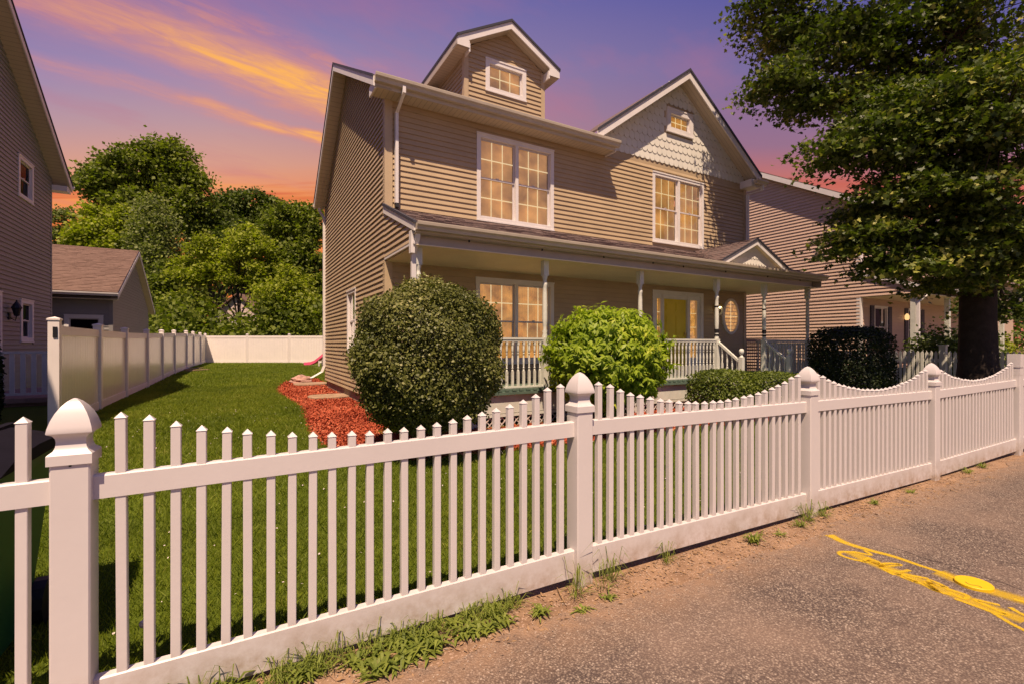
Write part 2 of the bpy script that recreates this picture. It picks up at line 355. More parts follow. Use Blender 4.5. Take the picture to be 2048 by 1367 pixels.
def fr_(plane):        # (along, out, z) -> world
    ax, val, sg = plane
    if ax == 'Y': return lambda a, o, z: (a, val+sg*o, z)
    return lambda a, o, z: (val+sg*o, a, z)
def fbox(mb, fr, a0, a1, o0, o1, z0, z1):
    return mb.add([fr(a0, o0, z0), fr(a1, o0, z0), fr(a1, o1, z0), fr(a0, o1, z0), fr(a0, o0, z1), fr(a1, o0, z1), fr(a1, o1, z1), fr(a0, o1, z1)],
                  [(3, 2, 1, 0), (4, 5, 6, 7), (0, 1, 5, 4), (1, 2, 6, 5), (2, 3, 7, 6), (3, 0, 4, 7)])

def link(name, me, parent, origin, label=None, cat=None, group=None, kind=None, rz=0):
    o = bpy.data.objects.new(name, me); C.objects.link(o)
    po = WO[parent.name] if parent else Vector((0, 0, 0))
    o.location = Vector(origin)-po; WO[o.name] = Vector(origin); o.rotation_euler = (0, 0, rz)
    if parent: o.parent = parent
    if label: o['label'] = label
    if cat: o['category'] = cat
    if group: o['group'] = group
    if kind: o['kind'] = kind
    return o
def obj(name, mb, m, parent=None, smooth=False, origin=None, rnd_edges=False, **kw):
    if origin is None:
        v = np.array(mb.v); mn, mx_ = v.min(0), v.max(0); origin = ((mn[0]+mx_[0])/2, (mn[1]+mx_[1])/2, mn[2])
    me = bpy.data.meshes.new(name); ox, oy, oz = origin
    me.from_pydata([(a-ox, b-oy, c-oz) for a, b, c in mb.v], [], mb.f)
    me.materials.append(m)
    if smooth: me.shade_smooth()
    bm = bmesh.new(); bm.from_mesh(me); bmesh.ops.recalc_face_normals(bm, faces=bm.faces); bm.to_mesh(me); bm.free()
    if rnd_edges: me.shade_smooth(); me.set_sharp_from_angle(angle=R(38))
    return link(name, me, parent, origin, **kw)
def fast(name, V, k, m, parent=None, rnd=None, origin=None, smooth=False, **kw):   # V (nfaces, k, 3)
    nf = len(V); origin = V.reshape(-1, 3).mean(0) if origin is None else np.array(origin)
    co = (V.reshape(-1, 3)-origin).astype(np.float32)
    me = bpy.data.meshes.new(name); me.vertices.add(nf*k); me.vertices.foreach_set('co', co.ravel())
    me.loops.add(nf*k); me.loops.foreach_set('vertex_index', np.arange(nf*k, dtype=np.int32))
    me.polygons.add(nf); me.polygons.foreach_set('loop_start', np.arange(0, nf*k, k, dtype=np.int32))
    me.update(calc_edges=True)
    if rnd is not None:
        at = me.attributes.new('rnd', 'FLOAT', 'POINT'); at.data.foreach_set('value', (rnd.ravel() if rnd.ndim == 2 else np.repeat(rnd, k)).astype(np.float32))
    me.materials.append(m)
    return link(name, me, parent, tuple(float(q) for q in origin), **kw)
def thing(name, label, cat, loc, group=None, kind=None):
    return link(name, None, None, loc, label=label, cat=cat, group=group, kind=kind)

def poly_wall(mb, plane, outer, holes, thick=.10):
    fr = fr_(plane)
    rings = [outer]+holes
    tris = tessellate_polygon([[Vector((a, z, 0)) for a, z in r] for r in rings])
    flat = [p for r in rings for p in r]
    o = len(flat)
    vs = [fr(a, 0, z) for a, z in flat]+[fr(a, -thick, z) for a, z in flat]
    fs = [tuple(t_) for t_ in tris]+[tuple(i+o for i in t_) for t_ in tris]
    k = 0
    for r in rings:
        for i in range(len(r)):
            a, b = k+i, k+(i+1) % len(r); fs.append((a, b, b+o, a+o))
        k += len(r)
    return mb.add(vs, fs)
def rect(a0, a1, z0, z1): return [(a0, z0), (a1, z0), (a1, z1), (a0, z1)]

def siding(parent, plane, z0, z1, exp, clip, holes, m, lip=.023, base=.002):
    fr = fr_(plane); z = z0
    while z < z1-.01:
        zt = min(z+exp, z1); l0, h0 = clip(z); l1, h1 = clip(zt)
        if h0-l0 < .03: z = zt; continue
        if h1 < l1: l1 = h1 = (l1+h1)/2
        segs = [(l0, h0, l1, h1)]
        for (a0, a1, b0, b1) in holes:
            if zt > b0+.005 and z < b1-.005:
                ns = []
                for s in segs:
                    if a1 <= min(s[0], s[2]) or a0 >= max(s[1], s[3]): ns.append(s); continue
                    if a0 > s[0]: ns.append((s[0], a0, s[2], max(a0, s[2])))
                    if a1 < s[1]: ns.append((a1, s[1], min(a1, s[3]), s[3]))
                segs = ns
        for s in segs:
            if s[1]-s[0] < .015: continue
            mb = MB()
            mb.add([fr(s[0], base, z), fr(s[1], base, z), fr(s[0], lip, z), fr(s[1], lip, z), fr(s[0], lip*.93, z+.012), fr(s[1], lip*.93, z+.012), fr(s[2], base, zt), fr(s[3], base, zt)],
                   [(0, 1, 3, 2), (2, 3, 5, 4), (4, 5, 7, 6), (0, 2, 4, 6), (1, 7, 5, 3)])
            obj('siding_board', mb, m, parent)
        z = zt

def window(parent, plane, a0, a1, z0, z1, units=2, cols=3, rows=2, case=.085, fixed=False, back='blind', munt=True, lock=True, gl='glass', casem='trim', blind_top=None, label=None):
    fr = fr_(plane); mb = MB(); c = case
    for (p, q, r, s) in ((a0, a1, z1-c, z1), (a0, a1, z0, z0+c), (a0, a0+c, z0+c, z1-c), (a1-c, a1, z0+c, z1-c)):
        fbox(mb, fr, p, q, -.09, .032, r, s)
    for (p, q, r, s) in ((a0-.006, a1+.006, z1-.02, z1+.012), (a0-.006, a1+.006, z0-.012, z0+.018)): fbox(mb, fr, p, q, .0, .045, r, s)
    i0, i1 = a0+c, a1-c; w_ = (i1-i0-(units-1)*.07)/units
    for u in range(1, units): fbox(mb, fr, i0+u*w_+(u-1)*.07, i0+u*(w_+.07), -.09, .024, z0+c, z1-c)
    win = obj('window', mb, M[casem], parent, label=label)
    b0, b1 = z0+c, z1-c
    for u in range(units):
        p = i0+u*(w_+.07); q = p+w_; zm = (b0+b1)/2
        parts = [(b0, b1, -.03)] if fixed else [(zm-.015, b1, -.025), (b0, zm+.02, -.05)]
        for (s0, s1, o) in parts:
            t_ = .035; mb = MB()
            for (x0, x1, y0, y1) in ((p, q, s1-t_, s1), (p, q, s0, s0+t_), (p, p+t_, s0+t_, s1-t_), (q-t_, q, s0+t_, s1-t_)):
                fbox(mb, fr, x0, x1, o-.02, o, y0, y1)
            obj('sash', mb, M['sash'], win)
            mb = MB(); gx0, gx1, gz0, gz1 = p+t_, q-t_, s0+t_, s1-t_
            mb.add([fr(gx0, o-.010, gz0), fr(gx1, o-.010, gz0), fr(gx1, o-.010, gz1), fr(gx0, o-.010, gz1)], [(0, 1, 2, 3)])
            obj('pane', mb, M[gl], win)
            if munt:
                mb = MB()
                for k in range(1, cols):
                    x = gx0+(gx1-gx0)*k/cols; fbox(mb, fr, x-.010, x+.010, o-.022, o-.013, gz0, gz1)
                for k in range(1, rows):
                    zc = gz0+(gz1-gz0)*k/rows; fbox(mb, fr, gx0, gx1, o-.0225, o-.0125, zc-.010, zc+.010)
                obj('muntin', mb, M['muntin'], win)
        if lock and not fixed:
            mb = MB(); fbox(mb, fr, (p+q)/2-.03, (p+q)/2+.03, -.045, -.018, zm+.02, zm+.04); obj('sash_lock', mb, M['sash'], win)
        if back == 'blind':
            mb = MB(); zc = b0+.01; top = b1
            while zc < top:
                mb.add([fr(p+.02, -.105, zc), fr(q-.02, -.105, zc), fr(q-.02, -.085, zc+.024), fr(p+.02, -.085, zc+.024)], [(0, 1, 2, 3)]); zc += .0235
            fbox(mb, fr, p+.015, q-.015, -.125, -.119, b0, b1)
            obj('blind', mb, M['blind'], win, kind='stuff')
        else:
            mb = MB()
            N = 26
            for k in range(N):     # pleated cloth
                x0 = p+(q-p)*k/N; x1 = p+(q-p)*(k+1)/N; oa = -.13 if k % 2 else -.10; ob = -.10 if k % 2 else -.13
                if back == 'dark': oa = ob = -.16
                mb.add([fr(x0, oa, b0), fr(x1, ob, b0), fr(x1, ob, b1), fr(x0, oa, b1)], [(0, 1, 2, 3)])
            obj('curtain' if back != 'dark' else 'interior_shade', mb, M[back], win)  # dark windows get a near-black sheet in place of an unlit room
    return win

def gutter(parent, p0, p1, outdir, name='gutter', m='gutter', h=.13, w_=.13):
    # K profile, top of lip at z of p0/p1, out from the fascia line
    prof = [(0, 0), (0, -h), (w_*.6, -h), (w_*.72, -h*.62), (w_*.95, -h*.40), (w_, -.012), (w_, 0), (w_-.012, 0), (w_-.012, -.02), (.01, -.02)]
    o = Vector(outdir); a = Vector(p0); b = Vector(p1); mb = MB()
    ra = [tuple(a+o*u+Vector((0, 0, v))) for u, v in prof]; rb = [tuple(b+o*u+Vector((0, 0, v))) for u, v in prof]
    mb.hull(ra, rb); return obj(name, mb, M[m], parent)

def slab(mb, pts, th):   # thick quad: pts top surface, extruded down
    k = len(pts); return mb.hull([(x, y, z-th) for x, y, z in pts], pts)

def pipe(mb, pts, w_=.055, d=.075):   # rectangular downspout through points
    pts = [Vector(p) for p in pts]; rings = []
    for i, p in enumerate(pts):
        for sx, sy in ((-1, -1), (1, -1), (1, 1), (-1, 1)):
            rings.append((p.x+sx*w_/2, p.y+sy*d/2, p.z))
    fs = [(j*4+i, j*4+(i+1) % 4, (j+1)*4+(i+1) % 4, (j+1)*4+i) for j in range(len(pts)-1) for i in range(4)]
    fs += [(3, 2, 1, 0), tuple(range(len(pts)*4-4, len(pts)*4))]
    return mb.add(rings, fs)

def tabs(mb, P, U, V, nu, nv, exp_, tab=.3, th=.012):
    """shingle tabs on a roof plane: P origin at the eave, U unit along eave, V unit up the slope; nu(v)->(lo,hi) extent"""
    P, U, V = Vector(P), Vector(U), Vector(V); N = U.cross(V).normalized()
    if N.z < 0: N = -N
    j = 0; v = 0
    while v < nv:
        v1 = min(v+exp_+.02, nv+.001); lo, hi = nu(v); u = lo-random.random()*tab
        while u < hi:
            wd = tab*(.6+.6*random.random()); a, b = max(u, lo), min(u+wd-.004, hi)
            if b-a > .02:
                t_ = th*(.6+random.random()*.9)
                q = [P+U*a+V*v+N*t_, P+U*b+V*v+N*t_, P+U*b+V*v1+N*.002, P+U*a+V*v1+N*.002]
                q2 = [P+U*a+V*v, P+U*b+V*v]
                mb.add(q+q2, [(0, 1, 2, 3), (4, 5, 1, 0), (5, 2, 1), (4, 0, 3)])
            u += wd
        v += exp_
    return mb

def g(x_, y_):     # ground height
    t_ = min(max((y_-2.75)/6.5, 0), 1); a = .28*t_*t_*(3-2*t_)
    t_ = min(max((y_-14)/14, 0), 1); return a+.22*t_*t_*(3-2*t_)
def gn(xa, ya):
    t_ = np.clip((ya-2.75)/6.5, 0, 1); a = .28*t_*t_*(3-2*t_)
    t_ = np.clip((ya-14)/14, 0, 1); return a+.22*t_*t_*(3-2*t_)

# ------------------------------------------------------------------ the setting
def sheet(name, xs, ys, m, dz, keep=None, kind='structure'):
    mb = MB(); nx, ny = len(xs), len(ys)
    mb.v = [(a, b, g(a, b)+dz) for b in ys for a in xs]
    mb.f = [(j*nx+i, j*nx+i+1, (j+1)*nx+i+1, (j+1)*nx+i) for j in range(ny-1) for i in range(nx-1)]
    return obj(name, mb, m, None, smooth=True, kind=kind)
ys = [-600, -100, -20, 0, 2, 2.75]+[2.75+.65*i for i in range(1, 11)]+[10, 12, 14]+[15+1.4*i for i in range(10)]+[30, 60, 200, 1200]
sheet('ground', [-1200, -200, -40, -10, 0, 10, 40, 200, 1200], ys, M['soil'], -.006)
ys2 = [2.72, 2.75]+[2.75+.65*i for i in range(1, 11)]+[10, 12, 14]+[15+1.4*i for i in range(10)]+[30, 60, 120]
sheet('lawn', [-80, -20, -3, 1, 4, 8, 12, 20, 60, 100], ys2, M['lawn'], 0)
# road with a ragged edge along the verge
mb = MB(); xs = [-60+.0*0]+[ -8+.12*i for i in range(260)]+[60]
def edge(xv): return 2.24+.05*math.sin(xv*1.3)+.035*math.sin(xv*4.1+1)+.02*math.sin(xv*11.3)-.10*max(0, min(1, (xv-9)/3))
top = [(xv, edge(xv)+random.uniform(-.008, .008), 0.0) for xv in xs]; bot = [(xv, -40, 0.0) for xv in xs]; k = len(xs)
mb.add(top+bot, [(i, k+i, k+i+1, i+1) for i in range(k-1)])
obj('road', mb, M['road'], None, kind='structure')
# crack
def ribbon(mb, pts, w_, z, ws=None):
    P = [Vector((a, b, 0)) for a, b in pts]
    for i in range(len(P)):
        d = (P[min(i+1, len(P)-1)]-P[max(i-1, 0)]).normalized(); nrm = Vector((-d.y, d.x, 0)); ww = ws[i] if ws else w_
        P2 = P[i]
        mb.v += [tuple(P2+nrm*ww+Vector((0, 0, z))), tuple(P2-nrm*ww+Vector((0, 0, z)))]
        if i: o = len(mb.v); mb.f.append((o-4, o-3, o-1, o-2))
    return mb
def smooth_pts(pts, n_=6):
    out = []
    for i in range(len(pts)-1):
        p0 = pts[max(i-1, 0)]; p1 = pts[i]; p2 = pts[i+1]; p3 = pts[min(i+2, len(pts)-1)]
        for k in range(n_):
            t_ = k/n_
            out.append(tuple(.5*((2*p1[j])+(-p0[j]+p2[j])*t_+(2*p0[j]-5*p1[j]+4*p2[j]-p3[j])*t_*t_+(-p0[j]+3*p1[j]-3*p2[j]+p3[j])*t_**3) for j in (0, 1)))
    return out+[pts[-1]]

# ------------------------------------------------------------------ main house
XL, XR, YF, YB = 2.32, 12.80, 8.60, 15.35
EZ, RY, RZ = 6.20, 12.1, 8.36      # front eave lip, ridge
house = thing('tan_house', 'two-storey tan sided house with front porch, dormer and scalloped front gable', 'house', (7.5, 11.5, .3))
SF = (YF-.0)  # facade plane
def roofz_front(yv): return EZ-.03+(RZ-EZ+.03)*(yv-8.2)/(RY-8.2)
def roofz_rear(yv): return RZ-(RZ-5.86)*(yv-RY)/(YB-RY)
GC, GS, GA = 9.98, .727, 8.36      # gable centre, slope, underside apex height at the wall
# openings on the facade (casing rectangles)
W1 = (4.14, 6.01, 4.08, 5.83); W2 = (9.03, 10.96, 4.17, 5.94); W3 = (4.12, 6.01, 1.20, 2.93); DR = (9.03, 10.94, .90, 2.965); GW = (9.52, 10.50, 7.05, 7.66)
ins = lambda r, c: (r[0]+c, r[1]-c, r[2]+c, r[3]-c)
holes = [ins(W1, .05), ins(W2, .05), ins(W3, .05), (DR[0]+.05, DR[1]-.05, .92, DR[3]-.05), ins(GW, .05)]
mb = MB()
outer = [(XL, .45), (XR, .45), (XR, 6.15), (GC, GA), (7.16, 6.31), (7.16, 6.22), (XL, 6.22)]
poly_wall(mb, ('Y', YF, -1), outer, [rect(*h) for h in holes])
obj('front_wall', mb, M['siding'], house)
mb = MB(); SW = (11.0, 11.95, 1.40, 2.86)
poly_wall(mb, ('X', XL, -1), [(YF+.003, .52), (YB, .52), (YB, 5.8), (RY, RZ-.1), (YF+.003, roofz_front(YF)-.15)], [rect(*ins(SW, .05))])
obj('side_wall', mb, M['siding'], house)
mb = MB(); mb.box(XL+.01, XR, YB-.1, YB-.01, .5, 5.9); mb.box(XR-.1, XR-.01, YF+.12, YB, .45, 6.2)
obj('rear_wall', mb, M['siding'], house)
mb = MB(); mb.box(XL+.03, XR-.03, YF+.03, YB-.03, .0, .52); obj('foundation', mb, M['concrete'], house)
# siding boards
E_ = .1016
flat = lambda z: (XL+.12, XR-.10)
hb = [W1, W2, W3, (DR[0], DR[1], .5, DR[3])]
oval = (11.76, 12.46, 1.90, 2.86)
siding(house, ('Y', YF, -1), .88, 3.06, E_, flat, hb, M['siding'])
siding(house, ('Y', YF, -1), 4.075, 6.08, E_, flat, hb, M['siding'])
def sclip(z):
    f = YF+.02 if z < roofz_front(YF)-.1 else RY+(z-RZ+.08)*(RY-8.2)/(RZ-EZ+.03)
    b = YB if z < 5.8 else RY+(RZ-.08-z)*(YB-RY)/(RZ-5.86)
    if z < 3.07: f = YF+.005
    return (f, min(b, YB))
siding(house, ('X', XL, -1), .53, 8.22, E_, sclip, [SW], M['siding'], lip=.026)
# porch end wedge of siding above the porch opening (left end, flush with side wall)
def pclip(z):
    lo = 7.02 if z < 3.46 else 7.02+(z-3.46)/.36
    return (lo, YF+.02)
mb = MB(); poly_wall(mb, ('X', XL, -1), [(6.98, 3.14), (YF, 3.14), (YF, 4.02), (6.98, 3.44)], [], .08); obj('porch_end_wall', mb, M['siding'], house)
siding(house, ('X', XL, -1), 3.16, 3.98, E_, pclip, [], M['siding'], lip=.026)
mb = MB(); mb.box(XL-.022, XL+.05, 6.96, YF, 3.115, 3.16); obj('trim_strip', mb, M['trim'], house)
# corner boards
for (x0, x1, y0, y1, z0, z1) in ((XL-.022, XL+.12, YF-.03, YF+.10, 3.95, 6.12), (XL-.022, XL+.12, YF-.03, YF+.10, .5, 3.1), (XR-.10, XR+.02, YF-.03, YF+.1, .5, 6.1), (XL-.022, XL+.08, YB-.08, YB+.01, .5, 5.8)):
    mb = MB(); mb.box(x0, x1, y0, y1, z0, z1); obj('corner_board', mb, M['corner'], house)
# windows
window(house, ('Y', YF, -1), *W1); window(house, ('Y', YF, -1), *W2)
w3 = window(house, ('Y', YF, -1), *W3, back='curtain', label='lower double window behind the porch railing with curtains glowing amber')
window(house, ('X', XL, -1), *SW, units=1, back='curtain', munt=False)
window(house, ('Y', YF-.03, -1), *GW, units=1, fixed=True, case=.13, back='curtain', label='small six pane window high in the scalloped gable')
# scallop gable
SB = 6.20; rows = 0; z = SB
sw, sh = .172, .195
mbs = {}
def scallop_mesh():
    mb = MB(); pts = [(-sw/2+.002, sh+.03), (-sw/2+.002, .075)]
    for k in range(1, 6):
        a = math.pi+math.pi*k/6; pts.append((math.cos(a)*(sw/2-.002), .075+math.sin(a)*.075))
    pts += [(sw/2-.002, .075), (sw/2-.002, sh+.03)]
    ft = [(a, -.017+.013*(c_/sh), c_) for a, c_ in pts]; bk = [(a, -.006+.006*(c_/sh), c_) for a, c_ in pts]
    mb.hull(ft, bk); me = bpy.data.meshes.new('scallop'); me.from_pydata(mb.v, [], mb.f); me.materials.append(M['scallop']); return me
sme = scallop_mesh(); r_ = 0
while z < 8.3:
    lo = max(7.16, GC-(GA-z)/GS)+.0; hi = min(XR-.02, GC+(GA-z)/GS)
    x_ = 7.16-.2+(sw/2 if r_ % 2 else 0)
    while x_ < hi:
        inwin = (GW[0]-.02 < x_ < GW[1]+.02) and (z+sh > GW[2]+.0 and z < GW[3]-.05)
        if lo-.03 < x_ < hi+.0 and not inwin: link('scallop_shingle', sme, house, (x_, YF-.006, z))
        x_ += sw
    z += sh; r_ += 1
mb = MB(); mb.box(7.2, XR-.12, YF-.008, YF-.002, SB+.02, SB+.20); obj('scallop_backing', mb, M['scallop'], house)
# main roof
rt = .06
mb = MB(); x0r, x1r = 2.02, XR+.3
slab(mb, [(x0r, 8.19, EZ-.01), (7.45, 8.19, EZ-.01), (7.45, RY, RZ+.02), (x0r, RY, RZ+.02)], rt)
obj('roof_front', mb, M['shingle'], house)
mb = MB(); slab(mb, [(7.45, 9.0, roofz_front(9.0)), (x1r, 9.0, roofz_front(9.0)), (x1r, RY, RZ+.02), (7.45, RY, RZ+.02)], rt)
slab(mb, [(x0r, RY, RZ+.02), (x1r, RY, RZ+.02), (x1r, YB+.06, 5.86), (x0r, YB+.06, 5.86)], rt)
obj('roof_rear', mb, M['shingle'], house)
# rake boards (fascia on the left gable), soffit under the overhang
def beam(mb, p, q, h, dx, drop=0):   # vertical board following a slope
    (x, y1, z1), (_, y2, z2) = p, q
    mb.add([(x, y1, z1), (x, y2, z2), (x, y2, z2-h), (x, y1, z1-h), (x+dx, y1, z1), (x+dx, y2, z2), (x+dx, y2, z2-h), (x+dx, y1, z1-h)],
           [(0, 1, 2, 3), (7, 6, 5, 4), (0, 4, 5, 1), (1, 5, 6, 2), (2, 6, 7, 3), (3, 7, 4, 0)]); return mb
mb = MB(); beam(mb, (2.0, 8.19, EZ-.03), (2.0, RY, RZ), .17, .03); obj('rake_board', mb, M['trim'], house)
mb = MB(); beam(mb, (2.0, RY, RZ), (2.0, YB+.08, 5.83), .17, .03); obj('rake_board', mb, M['trim'], house)
mb = MB(); beam(mb, (1.985, 8.19, EZ), (1.985, RY, RZ+.035), .05, .02); beam(mb, (1.985, RY, RZ+.035), (1.985, YB+.1, 5.87), .05, .02); obj('drip_edge', mb, M['edge'], house)
mb = MB()
for (ya, za, yb, zb) in ((8.2, EZ-.19, RY, RZ-.16), (RY, RZ-.16, YB+.05, 5.68)):
    mb.add([(2.03, ya, za), (XL, ya, za), (XL, yb, zb), (2.03, yb, zb), (2.03, ya, za+.02), (XL, ya, za+.02), (XL, yb, zb+.02), (2.03, yb, zb+.02)], [(0, 1, 2, 3), (7, 6, 5, 4), (0, 4, 5, 1), (1, 5, 6, 2), (2, 6, 7, 3), (3, 7, 4, 0)])
obj('rake_soffit', mb, M['soffitY'], house)
# front eave: fascia, soffit box, gutter
mb = MB(); mb.box(2.03, 7.46, 8.21, 8.23, EZ-.20, EZ-.03); obj('fascia', mb, M['gutter'], house)
mb = MB(); mb.box(2.06, 7.46, 8.215, YF-.0, EZ-.18, EZ-.16); obj('eave_soffit', mb, M['soffit'], house)
for q_ in ((2.03, 2.06, 8.22, YF, EZ-.22, EZ-.05), (7.46, 7.49, 8.22, YF-.03, EZ-.22, EZ-.03)):
    mb = MB(); mb.box(*q_); obj('eave_return', mb, M['trim'], house)
gutter(house, (2.02, 8.21, EZ), (7.53, 8.21, EZ), (0, -1, 0))
gutter(house, (12.62, 8.21, 6.24), (13.12, 8.21, 6.24), (0, -1, 0))
gutter(house, (1.98, YB+.08, 5.86), (3.5, YB+.08, 5.86), (0, 1, 0))
# downspouts
mb = MB(); pipe(mb, [(2.52, 8.15, EZ-.10), (2.52, 8.15, EZ-.22), (2.50, YF-.08, EZ-.42), (2.50, YF-.08, 4.12)]); obj('downspout', mb, M['trim'], house)
mb = MB(); pipe(mb, [(2.50, YF-.08, 4.15), (2.50, YF-.10, 4.07)], .06, .08); obj('downspout_outlet', mb, M['black'], house)
mb = MB(); pipe(mb, [(12.95, 8.17, 6.12), (12.95, 8.17, 5.98), (12.80, YF-.08, 5.92), (12.80, YF-.08, 4.05)]); obj('downspout', mb, M['trim'], house)
mb = MB(); pipe(mb, [(2.15, YB+.05, 5.75), (2.15, YB+.05, 5.62), (XL-.05, YB-.06, 5.40), (XL-.05, YB-.06, .95), (XL-.12, YB-.08, .78), (XL-.45, YB-.3, .62)], .07, .08); obj('downspout', mb, M['trim'], house)
mb = MB(); pipe(mb, [(2.36, 6.93, 3.32), (2.36, 6.95, 3.20), (2.34, 7.08, 2.98), (2.34, 7.08, .5)], .07, .06); obj('downspout', mb, M['trim'], house)
# cross gable roof over the scallops
for sgn in (-1, 1):
    mb = MB(); ex = GC+sgn*3.02; ez = 8.60-3.02*GS
    pts = [(GC, 8.22, 8.60), (ex, 8.22, ez), (ex, 11.2 if sgn > 0 else 9.0, ez), (GC, 11.9, 8.60)]
    slab(mb, pts, .05); obj('gable_roof', mb, M['shingle'], house)
    mb = MB()  # rake board across the front
    a = [(GC, 8.225, 8.55), (ex, 8.225, ez-.05), (ex, 8.225, ez-.24), (GC, 8.225, 8.55-.19)]
    mb.hull(a, [(p[0], p[1]+.025, p[2]) for p in a]); obj('rake_board', mb, M['trim'], house)
    mb = MB(); a = [(GC, 8.2, 8.615), (ex, 8.2, ez+.015), (ex, 8.2, ez-.05), (GC, 8.2, 8.55)]
    mb.hull(a, [(p[0], p[1]+.022, p[2]) for p in a]); obj('drip_edge', mb, M['edge'], house)
    mb = MB(); a = [(GC, 8.25, 8.40), (ex, 8.25, ez-.20), (ex, YF, ez-.20), (GC, YF, 8.40)]
    mb.hull(a, [(p[0], p[1], p[2]+.02) for p in a]); obj('rake_soffit', mb, M['soffitY'], house)
mb = MB(); mb.box(12.56, 12.98, 8.24, YF+.0, 6.06, 6.26); obj('eave_return', mb, M['trim'], house)
# dormer
DX0, DX1, DY, DZE = 4.20, 6.22, 9.30, 7.93
DC = (DX0+DX1)/2; DA = DZE+(DX1-DC)*.56+.02
DWn = (4.69, 5.73, 7.14, 7.85)
mb = MB(); zb = roofz_front(DY)
poly_wall(mb, ('Y', DY, -1), [(DX0, zb-.1), (DX1, zb-.1), (DX1, DZE), (DC, DA), (DX0, DZE)], [rect(*ins(DWn, .05))]); obj('dormer_wall', mb, M['siding'], house)
def dclip(z): 
    if z < DZE: return (DX0+.08, DX1-.08)
    return (DC-(DA-z)/.58, DC+(DA-z)/.58)
siding(house, ('Y', DY, -1), zb-.05, DA-.02, E_, dclip, [DWn], M['siding'])
ysl = (RY-8.2)/(RZ-EZ+.03)
for sx, xx in ((-1, DX0), (1, DX1)):
    mb = MB(); poly_wall(mb, ('X', xx, sx), [(DY+.002, zb), (DY+(DZE-zb)*ysl, DZE), (DY+.002, DZE)], [], .05); obj('dormer_side', mb, M['siding'], house)
    siding(house, ('X', xx, sx), zb, DZE, E_, lambda z: (DY, DY+(DZE-.0-zb)*ysl) if False else (DY+.05, DY+(z-zb)*ysl+.25), [], M['siding'])
    mb = MB(); x0, x1 = (xx-.022, xx+.08) if sx < 0 else (xx-.08, xx+.022)
    mb.box(x0, x1, DY-.03, DY+.09, zb-.05, DZE); obj('corner_board', mb, M['corner'], house)
window(house, ('Y', DY, -1), *DWn, units=1, fixed=True, case=.10, back='blind', label='small six pane dormer window')
DT = 8.71; ov = .28
for sgn in (-1, 1):
    ex = DC+sgn*((DX1-DX0)/2+ov); ez = DT-((DX1-DX0)/2+ov)*.56
    yb_ = 8.2+(ez-EZ)*ysl; yt_ = 8.2+(DT-EZ)*ysl
    mb = MB(); slab(mb, [(DC, DY-.27, DT), (ex, DY-.27, ez), (ex, yb_+.1, ez), (DC, yt_, DT)], .04); obj('dormer_roof', mb, M['shingle'], house)
    mb = MB(); a = [(DC, DY-.26, DT-.04), (ex, DY-.26, ez-.04), (ex, DY-.26, ez-.20), (DC, DY-.26, DT-.20)]; mb.hull(a, [(p[0], p[1]+.025, p[2]) for p in a]); obj('rake_board', mb, M['trim'], house)
    mb = MB(); a = [(DC, DY-.285, DT+.012), (ex, DY-.285, ez+.012), (ex, DY-.285, ez-.04), (DC, DY-.285, DT-.04)]; mb.hull(a, [(p[0], p[1]+.022, p[2]) for p in a])
    mb.box(ex-.012 if sgn < 0 else ex-.01, ex+.01 if sgn < 0 else ex+.012, DY-.285, yb_, ez-.05, ez+.012); obj('drip_edge', mb, M['edge'], house)
    mb = MB(); a = [(DC, DY-.235, DT-.19), (ex, DY-.235, ez-.19), (ex, DY, ez-.19), (DC, DY, DT-.19)]; mb.hull(a, [(p[0], p[1], p[2]+.015) for p in a]); obj('rake_soffit', mb, M['soffitY'], house)
    xi = DX0 if sgn < 0 else DX1
    mb = MB(); mb.box(min(ex, xi), max(ex, xi), DY-.22, yb_, ez-.205, ez-.19); obj('eave_soffit', mb, M['soffitY'], house)
    xo = ex
    mb = MB(); mb.box(min(xo, xo-sgn*.02), max(xo, xo-sgn*.02), DY-.235, yb_, ez-.20, ez-.05); obj('fascia', mb, M['gutter'], house)
    mb = MB(); mb.box(min(ex, xi)-.0, max(ex, xi)+.0, DY-.262, DY-.25, ez-.21, ez-.06); mb.box(min(xi-.02*sgn, xi+.01*sgn), max(xi-.02*sgn, xi+.01*sgn), DY-.25, DY, ez-.28, ez-.1); obj('eave_return', mb, M['trim'], house)

# ------------------------------------------------------------------ porch
PY = 7.1; PG = 6.87; PGZ = 3.42; FL = .84
mb = MB(); slab(mb, [(2.30, PG, PGZ-.01), (13.55, PG, PGZ-.01), (12.85, YF+.0, 4.07), (2.30, YF+.0, 4.07)], .04); obj('porch_roof', mb, M['shingle'], house)
sl = (4.07-PGZ)/(YF-PG); L_ = math.hypot(YF-PG, 4.07-PGZ)
mb = tabs(MB(), (2.30, PG, PGZ-.008), (1, 0, 0), (0, (YF-PG)/L_, (4.07-PGZ)/L_), lambda v: (0, 11.25-.70*v/L_), L_, .135, .3)
obj('roof_shingles', mb, M['shingle'], house, kind='stuff')
mb = MB(); slab(mb, [(13.55, PG, PGZ-.01), (13.55, 9.5, PGZ-.01), (12.80, 9.5, 4.05), (12.80, YF, 4.05)], .04); obj('porch_roof', mb, M['shingle'], house)
mb = MB(); mb.box(2.34, 13.5, PG+.03, YF-.004, 3.09, 3.105); mb.box(12.83, 13.5, YF-.004, 9.5, 3.09, 3.105); obj('porch_ceiling', mb, M['ceiling'], house)
mb = MB(); mb.box(2.34, 13.38, PY-.06, PY+.05, 3.10, 3.30); obj('porch_beam', mb, M['gutter'], house)
mb = MB(); mb.box(2.30, 13.5, PG+.005, PG+.03, 3.27, PGZ-.03); mb.box(2.30, 13.5, PG+.03, PY-.06, 3.26, 3.275); mb.box(13.5, 13.52, PG+.005, 9.4, 3.12, PGZ-.03); obj('porch_fascia', mb, M['gutter'], house)
